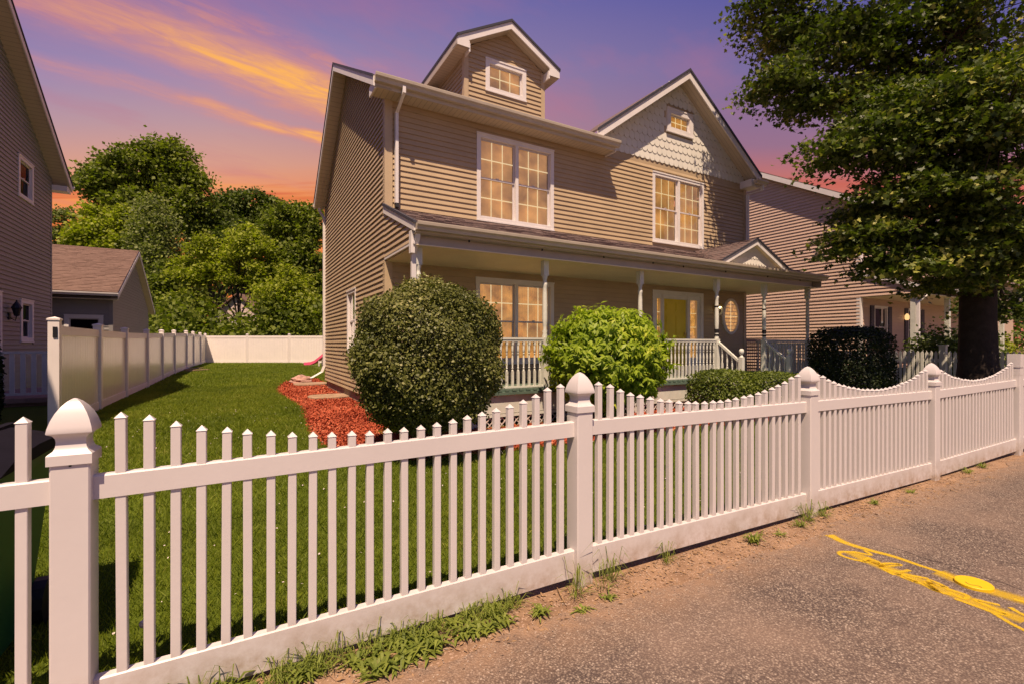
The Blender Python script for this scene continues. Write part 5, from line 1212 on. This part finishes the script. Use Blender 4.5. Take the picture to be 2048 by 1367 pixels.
QW = [(20.5, 21.55, 1.45, 3.02), (23.3, 24.45, 1.3, 3.02)]
mb = MB(); poly_wall(mb, ('Y', QY, -1), [(QX+.1, .1), (31, .1), (31, 6.6), (QX+.1, 6.6)], [rect(*ins(q, .05)) for q in QW]); obj('front_wall', mb, M['sidingR'], rn_)
siding(rn_, ('Y', QY, -1), .9, 3.25, .127, lambda z: (QX+.14, 31), QW, M['sidingR'])
siding(rn_, ('Y', QY, -1), 4.2, 6.5, .127, lambda z: (QX+.14, 31), [], M['sidingR'])
mb = MB(); mb.box(QX-.024, QX+.14, QY-.03, QY+.11, .1, 3.28); mb.box(QX-.024, QX+.14, QY-.03, QY+.11, 4.15, 6.5); obj('corner_board', mb, M['trim'], rn_)
for q in QW:
    window(rn_, ('Y', QY, -1), *q, units=1, back='dark', munt=False, gl='glassd', case=.06)
    for s0 in (q[0]-.32, q[1]+.02):
        mb = MB(); mb.box(s0, s0+.30, QY-.045, QY-.02, q[2], q[3])
        for k in range(14): mb.box(s0+.04, s0+.26, QY-.055, QY-.045, q[2]+.06+k*.105, q[2]+.12+k*.105)
        obj('shutter', mb, M['shut'], rn_)
mb = MB(); slab(mb, [(QX-.28, 8.15, 6.64), (31.3, 8.15, 6.64), (31.3, 12.8, qroof(12.8)+.1), (QX-.28, 12.8, qroof(12.8)+.1)], .07); slab(mb, [(QX-.28, 12.8, qroof(12.8)+.1), (31.3, 12.8, qroof(12.8)+.1), (31.3, 18.3, 6.4), (QX-.28, 18.3, 6.4)], .07); obj('roof', mb, M['shingle'], rn_)
mb = MB(); beam(mb, (QX-.30, 8.15, 6.60), (QX-.30, 12.8, qroof(12.8)+.06), .20, .03); obj('rake_board', mb, M['trim'], rn_)
mb = MB(); mb.add([(QX-.27, 8.2, 6.43), (QX, 8.2, 6.43), (QX, 12.8, qroof(12.8)-.1), (QX-.27, 12.8, qroof(12.8)-.1)], [(0, 1, 2, 3)]); obj('rake_soffit', mb, M['soffitY'], rn_)
gutter(rn_, (QX-.28, 8.15, 6.64), (31, 8.15, 6.64), (0, -1, 0), m='trim')
mb = MB(); slab(mb, [(QX-.06, 6.8, 3.55), (31, 6.8, 3.55), (31, QY, 4.22), (QX-.06, QY, 4.22)], .04); obj('porch_roof', mb, M['shingleL'], rn_)
L2 = math.hypot(1.8, .67)
mb = tabs(MB(), (QX-.06, 6.8, 3.552), (1, 0, 0), (0, 1.8/L2, .67/L2), lambda v: (0, 11.5), L2, .14, .32); obj('roof_shingles', mb, M['shingleL'], rn_, kind='stuff')
mb = MB(); beam(mb, (QX-.08, 6.75, 3.55), (QX-.08, QY, 4.24), .16, .03); obj('rake_board', mb, M['trim'], rn_)
gutter(rn_, (QX-.06, 6.8, 3.55), (31, 6.8, 3.55), (0, -1, 0), m='trim')
mb = MB(); mb.box(QX, 31, 6.83, QY-.01, 3.27, 3.29); obj('porch_ceiling', mb, M['ceiling'], rn_)
mb = MB(); mb.box(QX, 31, 6.95, QY-.03, .82, .90); obj('porch_floor', mb, M['lattice'], rn_)
mb = MB(); mb.box(QX, 31, 7.0, 7.04, .2, .82); obj('skirt_board', mb, M['porchpaint'], rn_)
for xx in (19.62, 22.4, 25.2, 28):
    mb = MB(); mb.box(xx-.07, xx+.07, 7.0, 7.14, .9, 3.28); obj('porch_post', mb, M['porchpaint'], rn_)
mb = MB(); pipe(mb, [(19.95, 6.72, 3.45), (19.95, 6.74, 3.3), (19.62, 6.95, 3.0), (19.62, 6.95, .5)], .09, .08); obj('downspout', mb, M['trim'], rn_)
mb = MB(); mb.box(19.7, 27.9, 7.04, 7.10, 1.78, 1.84); mb.box(19.7, 27.9, 7.045, 7.095, 1.0, 1.04); rr_ = obj('porch_railing', mb, M['porchpaint'], rn_)
bme2 = bal_mesh(.74)
for k in range(60): link('baluster', bme2, rr_, (19.82+k*.133, 7.07, 1.04))
mb = MB(); mb.lathe(23.0, QY-.1, [(.05, 2.55), (.08, 2.6), (.08, 2.72), (.03, 2.8)], 8); obj('porch_lamp', mb, M['lampdim'], rn_)
# far right white house
fh = thing('far_cream_house', 'far cream house with white framed window at the right edge of the photo', 'house', (40, 14, .3))
mb = MB(); mb.box(40, 50, 12, 20, 0, 6); obj('wall', mb, M['sidingR'], fh)
mb = MB(); a = [(39.6, 11.6, 5.9), (39.6, 20.4, 5.9), (39.6, 16, 8.6)]; mb.hull(a, [(50.4, p[1], p[2]) for p in a]); obj('roof', mb, M['shingle'], fh)
for yy in (12.8, 15.5):
    mb = MB(); mb.box(39.94, 40.0, yy, yy+1.1, 1.4, 3.2); f_ = obj('window', mb, M['trim'], fh)
    mb = MB(); mb.box(39.92, 39.95, yy+.12, yy+.98, 1.52, 3.08); obj('pane', mb, M['dark'], f_)
mb = MB(); mb.box(40.3, 42, 11.94, 12.0, 1.4, 3.2); f_ = obj('window', mb, M['trim'], fh); mb = MB(); mb.box(40.42, 41.88, 11.92, 11.95, 1.52, 3.08); obj('pane', mb, M['dark'], f_)

# divider picket fence towards the right neighbour
df = thing('divider_fence', 'weathered plain picket fence between the front yards behind the square hedge', 'fence', (16.5, 6, .1))
for yy in (2.6, 5.3, 8.0):
    mb = MB(); gz = g(16.5, yy)*.6; mb.box(16.43, 16.57, yy-.07, yy+.07, 0, 1.50+gz); po = obj('fence_post', mb, M['porchpaint'], df)
    mb = MB(); mb.box(16.41, 16.59, yy-.09, yy+.09, 1.50+gz, 1.53+gz); obj('post_cap', mb, M['porchpaint'], po)
mb = MB(); mb.box(16.5, 16.53, 1.8, 9.0, 1.12, 1.21); obj('top_rail', mb, M['porchpaint'], df)
mb = MB(); mb.box(16.5, 16.53, 1.8, 9.0, .35, .44); obj('bottom_rail', mb, M['porchpaint'], df)
mb = MB(); mb.add([(-.012, -.032, .12), (.012, -.032, .12), (.012, .032, .12), (-.012, .032, .12), (-.012, -.032, 1.37), (.012, -.032, 1.37), (.012, .032, 1.37), (-.012, .032, 1.37), (-.012, 0, 1.42), (.012, 0, 1.42)],
    [(0, 1, 2, 3), (0, 4, 5, 1), (1, 5, 9, 6, 2), (2, 6, 7, 3), (3, 7, 8, 4, 0), (4, 8, 9, 5), (7, 6, 9, 8)]); pk = mesh_of('picket', mb, M['porchpaint'])
for k in range(70): link('picket', pk, df, (16.485, 1.85+k*.1, random.uniform(-.01, .01)))
# lattice screen beside the porch
ls = thing('lattice_screen', 'brown square lattice screen standing behind the right end of the porch', 'lattice', (14.3, 9.6, .3))
mb = MB(); mb.box(12.85, 16.1, 9.57, 9.63, 1.68, 1.76); mb.box(12.85, 16.1, 9.57, 9.63, .35, .42); obj('frame', mb, M['lattice'], ls)
k = 0; xx = 12.9
while xx < 16.05:
    mb = MB(); mb.box(xx, xx+.035, 9.595, 9.603, .42, 1.68); obj('slat', mb, M['lattice'], ls); xx += .105
zz_ = .47
while zz_ < 1.66:
    mb = MB(); mb.box(12.88, 16.07, 9.605, 9.613, zz_, zz_+.035); obj('slat', mb, M['lattice'], ls); zz_ += .105
# short grey board fence between the lattice and the hedge
sf = thing('side_gate', 'grey weathered board gate between the porch end and the square hedge', 'gate', (15.2, 8.8, .3))
for k in range(9):
    mb = MB(); xx = 14.35+k*.16; mb.box(xx, xx+.11, 8.8, 8.825, .3, 1.62); obj('gate_board', mb, M['porchpaint'], sf)
mb = MB(); mb.box(14.3, 15.8, 8.826, 8.86, 1.5, 1.58); mb.box(14.3, 15.8, 8.826, 8.86, .5, .58); mb.box(14.24, 14.34, 8.78, 8.88, .2, 1.7); obj('gate_frame', mb, M['porchpaint'], sf)

# ------------------------------------------------------------------ mulch bed, stones, rock, slide, bin
bed = [(2.5, 18.6), (1.55, 18.0), (1.15, 16.4), (.98, 14.4), (1.10, 12.2), (1.16, 10.4), (1.04, 9.0), (1.0, 7.8), (1.08, 6.9), (1.35, 6.25), (1.95, 5.85), (3.4, 5.75), (5.0, 5.65), (7.0, 5.7), (9.3, 5.5), (9.6, 6.2), (9.6, 7.05), (2.4, 7.05), (2.35, 8.7), (2.35, 15.3), (2.5, 17.0)]
bs = smooth_pts(bed+[bed[0]], 5)[:-1]
tris = tessellate_polygon([[Vector((a, b, 0)) for a, b in bs]])
# fine grid clipped to the outline so that it follows the ground
def inside(xa, ya, poly):
    c_ = np.zeros(len(xa), bool); j = len(poly)-1
    for i in range(len(poly)):
        xi, yi = poly[i]; xj, yj = poly[j]
        c_ ^= ((yi > ya) != (yj > ya)) & (xa < (xj-xi)*(ya-yi)/(yj-yi+1e-12)+xi); j = i
    return c_
st = .12; gx, gy = np.meshgrid(np.arange(.7, 10, st), np.arange(4.5, 19, st)); gx, gy = gx.ravel(), gy.ravel(); ok = inside(gx+st/2, gy+st/2, bs); gx, gy = gx[ok], gy[ok]
jx = lambda a, b: a
V = np.stack([np.stack([gx+dx, gy+dy, gn(gx+dx, gy+dy)+.012], 1) for dx, dy in ((0, 0), (st, 0), (st, st), (0, st))], 1)
fast('mulch_bed', V, 4, M['mulchbase'], None, kind='structure')
xa = rng.uniform(.8, 9.8, 560000); ya = rng.uniform(4.6, 19, 560000); ok = inside(xa+rng.normal(size=560000)*.03, ya+rng.normal(size=560000)*.03, bs)
w8 = np.where(xa < 3.6, 1.0, .35)*np.clip(9/np.maximum(ya, 5), .35, 1); ok &= rng.random(560000) < w8
xa, ya = xa[ok][:150000], ya[ok][:150000]; P = np.stack([xa, ya, gn(xa, ya)+.02+.02*rng.random(len(xa))], 1)
fast('mulch_chips', leafpolys(P, .034, 'diamond', 1.2, 0), 4, M['mulch'], None, rnd=rng.random(len(P)), kind='stuff', label='red wood mulch chips around the house', cat='mulch')
for i, (x_, y_, rx, ry, lab) in enumerate(((2.02, 16.3, .50, .42, 'flat rounded brown stepping slab nearer the downspout rock'), (1.98, 12.3, .52, .40, 'flat rounded brown stepping slab nearer the round bush'))):
    mb = MB(); gz = g(x_, y_)
    ring = [(x_+rx*math.copysign(abs(math.cos(t_))**.7, math.cos(t_)), y_+ry*math.copysign(abs(math.sin(t_))**.7, math.sin(t_))) for t_ in [2*math.pi*k/40 for k in range(40)]]
    mb.hull([(a, b, gz-.02) for a, b in ring], [(a, b, gz+.07) for a, b in ring]); mb.hull([(a, b, gz+.07) for a, b in ring], [(x_+(a-x_)*.96, y_+(b-y_)*.96, gz+.082) for a, b in ring])
    obj('stepping_slab', mb, M['flag'], None, label=lab, cat='slab')
bm = bmesh.new(); bmesh.ops.create_icosphere(bm, subdivisions=3, radius=1)
for v in bm.verts:
    k = 1+.16*math.sin(v.co.x*5+1)*math.sin(v.co.y*4)+.10*math.sin(v.co.z*9+v.co.x*4); v.co = Vector((v.co.x*.33*k, v.co.y*.26*k, max(v.co.z, -.4)*.20*k))
me = bpy.data.meshes.new('rock'); bm.to_mesh(me); bm.free(); me.materials.append(M['rock']); link('rock', me, None, (1.82, 17.1, g(1.8, 17)+.08), label='red and grey boulder at the foot of the rear downspout', cat='rock')
# slide in the back yard
sx, sy, _ = cw(612, 732, 24.6); gz = g(sx, sy)
sl0 = thing('toy_slide', 'pink plastic toy slide showing past the back corner of the house', 'slide', (sx, sy, gz))
mb = MB(); prev = None
pth = [(0, .05), (.30, .06), (.55, .16), (.85, .40), (1.15, .66), (1.5, .95), (1.7, 1.02)]
def sr(t_, z_, wy, up): return (sx+c30*t_-s30*wy*-1, sy-s30*t_+c30*wy, gz+z_+up)
for (ta, za), (tb, zb_) in zip(pth[:-1], pth[1:]):
    for (w0, w1, u0, u1) in ((-.22, .22, 0, .03), (-.25, -.20, 0, .14), (.20, .25, 0, .14)):
        mb.hull([sr(ta, za, w0, u0), sr(ta, za, w1, u0), sr(ta, za, w1, u1), sr(ta, za, w0, u1)], [sr(tb, zb_, w0, u0), sr(tb, zb_, w1, u0), sr(tb, zb_, w1, u1), sr(tb, zb_, w0, u1)])
obj('chute', mb, M['slide'], sl0)
mb = MB()
for t_, h_ in ((.75, .3), (1.65, 1.0)):
    for wv in (-.2, .2): a = sr(t_, 0, wv, 0); mb.box(a[0]-.025, a[0]+.025, a[1]-.025, a[1]+.025, gz, gz+h_)
obj('support', mb, M['fpaleb'], sl0)
# trash bin
bn_ = thing('wheelie_bin', 'green wheeled bin with dark lid behind the fence at the left', 'bin', (-1.25, 3.4, 0))
mb = MB(); mb.hull([(-1.50, 3.10, .05), (-1.02, 3.10, .05), (-1.02, 3.68, .05), (-1.50, 3.68, .05)], [(-1.58, 2.98, 1.0), (-.94, 2.98, 1.0), (-.94, 3.80, 1.0), (-1.58, 3.80, 1.0)])
mb.box(-1.60, -.92, 2.96, 3.82, .96, 1.03); obj('body', mb, M['binbody'], bn_)
mb = MB(); N_ = 8; rr = []
for i in range(N_+1):
    a = i/N_; xx = -1.62+.72*a; zc = 1.045+.085*math.sin(math.pi*a)
    rr.append([(xx, 2.93, zc-.03), (xx, 3.12, zc+.02), (xx, 3.4, zc+.035), (xx, 3.7, zc+.03), (xx, 3.86, zc+.0), (xx, 3.86, 1.02), (xx, 2.93, 1.01)])
mb.v = [p for r in rr for p in r]; kk = 7
mb.f = [(j*kk+i, j*kk+(i+1) % kk, (j+1)*kk+(i+1) % kk, (j+1)*kk+i) for j in range(N_) for i in range(kk)]+[tuple(range(kk)), tuple(range(N_*kk, N_*kk+kk))]
lid = obj('lid', mb, M['binlid'], bn_, rnd_edges=True)
for dx in (-1.40, -1.12):
    mb = MB(); mb.box(dx-.02, dx+.02, 3.0, 3.8, 1.10, 1.155); obj('lid_rib', mb, M['binlid'], lid)
mb = MB(); mb.tube([(-1.5, 3.9, 1.0), (-1.02, 3.9, 1.0)], .018, 8); obj('handle', mb, M['binbody'], bn_)
for xx in (-1.56, -1.0):
    mb = MB(); mb.tube([(xx, 3.72, .13), (xx+.06, 3.72, .13)], .13, 14); obj('wheel', mb, M['black'], bn_)

# ------------------------------------------------------------------ grass
def blades(n_, x0, x1, y0, y1, hgt, wid, poly=None, dz=0.0, lean=.5):
    xa = rng.uniform(x0, x1, n_); ya = rng.uniform(y0, y1, n_)
    return xa, ya
def blade_mesh(xa, ya, h_, wd, lean=.45):
    n_ = len(xa); z = gn(xa, ya); a = rng.uniform(0, 2*np.pi, n_); hh = h_*(.5+.9*rng.random(n_)); lx = rng.normal(size=n_)*lean*hh; ly = rng.normal(size=n_)*lean*hh
    dx, dy = np.cos(a)*wd, np.sin(a)*wd
    b = np.stack([xa, ya, z], 1); V = np.zeros((n_, 4, 3))
    V[:, 0] = b+np.stack([-dx, -dy, 0*dx], 1); V[:, 1] = b+np.stack([dx, dy, 0*dx], 1)
    V[:, 2] = b+np.stack([lx*.45+dx*.7, ly*.45+dy*.7, hh*.6], 1); V[:, 3] = b+np.stack([lx, ly, hh], 1)
    return V
X, Y, H_, W_ = [], [], [], []
for (n_, x0, x1, y0, y1, h_, wd) in ((150000, -2.3, 9, 2.68, 5.0, .042, .0022), (150000, -2.3, 9.5, 5.0, 8.6, .045, .0030), (150000, -2.35, 1.9, 8.6, 17, .05, .0045), (70000, -2.3, 3.2, 17, 33, .06, .009), (30000, 9.5, 19, 2.6, 8.5, .05, .004)):
    xa = rng.uniform(x0, x1, n_); ya = rng.uniform(y0, y1, n_); ok = ~inside(xa, ya, bs) & ~((xa > 2.3) & (ya > 7.05) & (ya < 15.6)); xa, ya = xa[ok], ya[ok]
    X.append(blade_mesh(xa, ya, np.full(len(xa), h_), wd))
V = np.concatenate(X); fast('grass', V, 4, M['blade'], None, rnd=rng.random(len(V))*.82+(rng.random(len(V)) > .96)*.3, kind='stuff', label='mown green lawn grass', cat='grass')
# clover heads / pale flecks
xa = rng.uniform(-1.5, 9, 900); ya = rng.uniform(2.9, 11, 900); ok = ~inside(xa, ya, bs) & ~((xa > 2.3) & (ya > 7.05)); xa, ya = xa[ok], ya[ok]
P = np.stack([xa, ya, gn(xa, ya)+.045], 1); fast('clover_flowers', leafpolys(P, .016, 'oval', 1.5), 6, M['latticew'], None, rnd=rng.random(len(P)), kind='stuff', label='tiny pale clover heads in the lawn', cat='clover')
# dandelion clock
mb = MB(); dx_, dy_ = -.40, 2.93; mb.tube([(dx_, dy_, .0), (dx_+.01, dy_, .13), (dx_, dy_, .22)], .0025, 5); dn = thing('dandelion', 'single dandelion seed head standing in the lawn behind the first fence panel', 'dandelion', (dx_, dy_, 0)); obj('stem', mb, M['weed'], dn)
mb = MB(); mb.lathe(dx_, dy_, [(.002, .21), (.014, .215), (.019, .228), (.014, .242), (.002, .248)], 10); obj('seed_head', mb, M['latticew'], dn)

# weeds on the verge: one mass at the left, separate tufts further right
def weedpatch(cx_, cy_, r, n_, ln, wd, up=.7):
    a = rng.uniform(0, 2*np.pi, n_); rr = r*rng.random(n_)**.7; bx_ = cx_+rr*np.cos(a); by_ = cy_+rr*np.sin(a)*.55; L = ln*(.5+.8*rng.random(n_)); th = rng.uniform(0, 2*np.pi, n_)
    ux, uy = np.cos(th), np.sin(th); el = rng.uniform(.15, up, n_)
    b = np.stack([bx_, by_, np.zeros(n_)+.001], 1); px_, py_ = -uy*wd, ux*wd
    mid = b+np.stack([ux*L*.5, uy*L*.5, L*el*.8], 1); tip = b+np.stack([ux*L, uy*L, L*el*.55], 1); w_ = np.stack([px_, py_, 0*px_], 1)
    A = np.stack([b-w_*.6, b+w_*.6, mid+w_*1.2, mid-w_*1.2], 1); B = np.stack([mid-w_*1.2, mid+w_*1.2, tip+w_*.15, tip-w_*.15], 1)
    V = np.concatenate([A, B]); return V
Vs = []
for k in range(34):
    t_ = random.choice((.05, .12, .2, .33, .42, .55, .66, .8, .9))+random.gauss(0, .035); t_ = min(max(t_, 0), 1.1); x_ = -.35+t_*1.75; y_ = 2.56-.05*t_-random.random()**1.3*(.30-.17*t_)
    Vs.append(weedpatch(x_, y_, .08, 34, .105*(1-.35*t_), .0068, .8))
for k in range(34):
    t_ = random.random(); x_ = -.3+t_*1.9; y_ = 2.53-random.random()*.06; Vs.append(weedpatch(x_, y_, .05, 26, .10, .002, 1.5))
V = np.concatenate(Vs); fast('weeds', V, 4, M['weed'], None, rnd=rng.random(len(V)), kind='stuff', label='green weeds and crabgrass along the foot of the first fence panel', cat='weeds')
def g0():
    xa = rng.uniform(-.4, 8, 1300); ya = 2.54-.028*(xa-2)-.02-.33*rng.random(1300)**1.4
    P = np.stack([xa, ya, np.full(1300, .004)], 1); return P
P = g0(); V = leafpolys(P, .03, 'lance', 3.0, 0); V[:, :, 2] = np.clip(V[:, :, 2], .001, .02)
fast('dry_litter', V, 8, M['dry'], None, rnd=rng.random(len(P)), kind='stuff', label='dry grass bits scattered on the sandy verge', cat='litter')
P = np.stack([rng.uniform(-.3, 9.5, 5000), rng.uniform(1.95, 2.5, 5000), np.full(5000, .003)], 1); bmv = []
V = leafpolys(P, .010, 'oval', 2.0, 0); V[:, :, 2] = np.clip(V[:, :, 2], .0005, .008)
fast('verge_pebbles', V, 6, M['concrete'], None, rnd=rng.random(len(P)), kind='stuff', label='small pebbles along the edge of the asphalt', cat='pebbles')
TF = [(1.88, 2.43, 34, .13, .002, 2.0, 'tall thin grass tuft left of the second post from the left'), (2.08, 2.40, 18, .15, .002, 2.2, 'tall thin grass tuft in front of the second fence post'), (2.20, 2.46, 34, .13, .002, 2.2, 'dark grass tuft right of the second fence post'),
      (2.72, 2.45, 26, .11, .002, 2.0, 'small grass tuft under the second panel near its left end'), (3.62, 2.36, 44, .085, .005, 1.1, 'broad leaved weed at the asphalt edge below the second panel'), (3.95, 2.33, 26, .05, .004, .8, 'tiny weed right of the broad leaved weed'),
      (4.50, 2.40, 60, .12, .002, 1.6, 'grass tuft left of the third fence post'), (4.74, 2.39, 50, .10, .002, 1.5, 'grass tuft right of the third fence post'), (4.30, 2.36, 40, .08, .003, 1.0, 'sparse weed left of the grass by the third post'),
      (1.55, 2.36, 46, .075, .005, .8, 'flat green weed on bare soil left of the second post'), (2.02, 2.30, 26, .05, .005, .6, 'tiny green weed on bare soil below the second post'), (1.80, 2.27, 26, .05, .005, .6, 'lowest tiny weed at the edge of the asphalt'), 
      (5.55, 2.32, 36, .06, .004, .9, 'weed clump below the third panel'), (6.3, 2.30, 30, .07, .003, .6, 'flat weed near the fourth fence post'), (7.9, 2.30, 40, .08, .003, 1.0, 'weed clump below the fourth panel, right of its post'), (8.4, 2.30, 40, .08, .003, 1.0, 'weed clump furthest right along the fence foot')]
for (x_, y_, n_, ln, wd, up, lab) in TF:
    V = weedpatch(x_, y_, .05, n_, ln, wd, up); fast('grass_tuft', V, 4, M['weed'], None, rnd=rng.random(len(V)), origin=(x_, y_, 0), label=lab, cat='weed', group='weeds along the fence foot')
mb = MB()
for i, (x_, y_, a, l, lab) in enumerate(((.95, 2.36, .5, .16, 'curved dry stick on the soil near the weeds'), (.62, 2.42, -.2, .13, 'dry brown root lying among the weeds'), (1.75, 2.38, 1.2, .2, 'thin dry stem on the bare soil left of the second post'))):
    mb = MB(); mb.tube([(x_, y_, .008), (x_+l*.5*math.cos(a), y_+l*.5*math.sin(a)+.012, .014), (x_+l*math.cos(a), y_+l*math.sin(a), .007)], [.006, .005, .002], 6); obj('dry_stick', mb, M['dry'], None, label=lab, cat='stick')
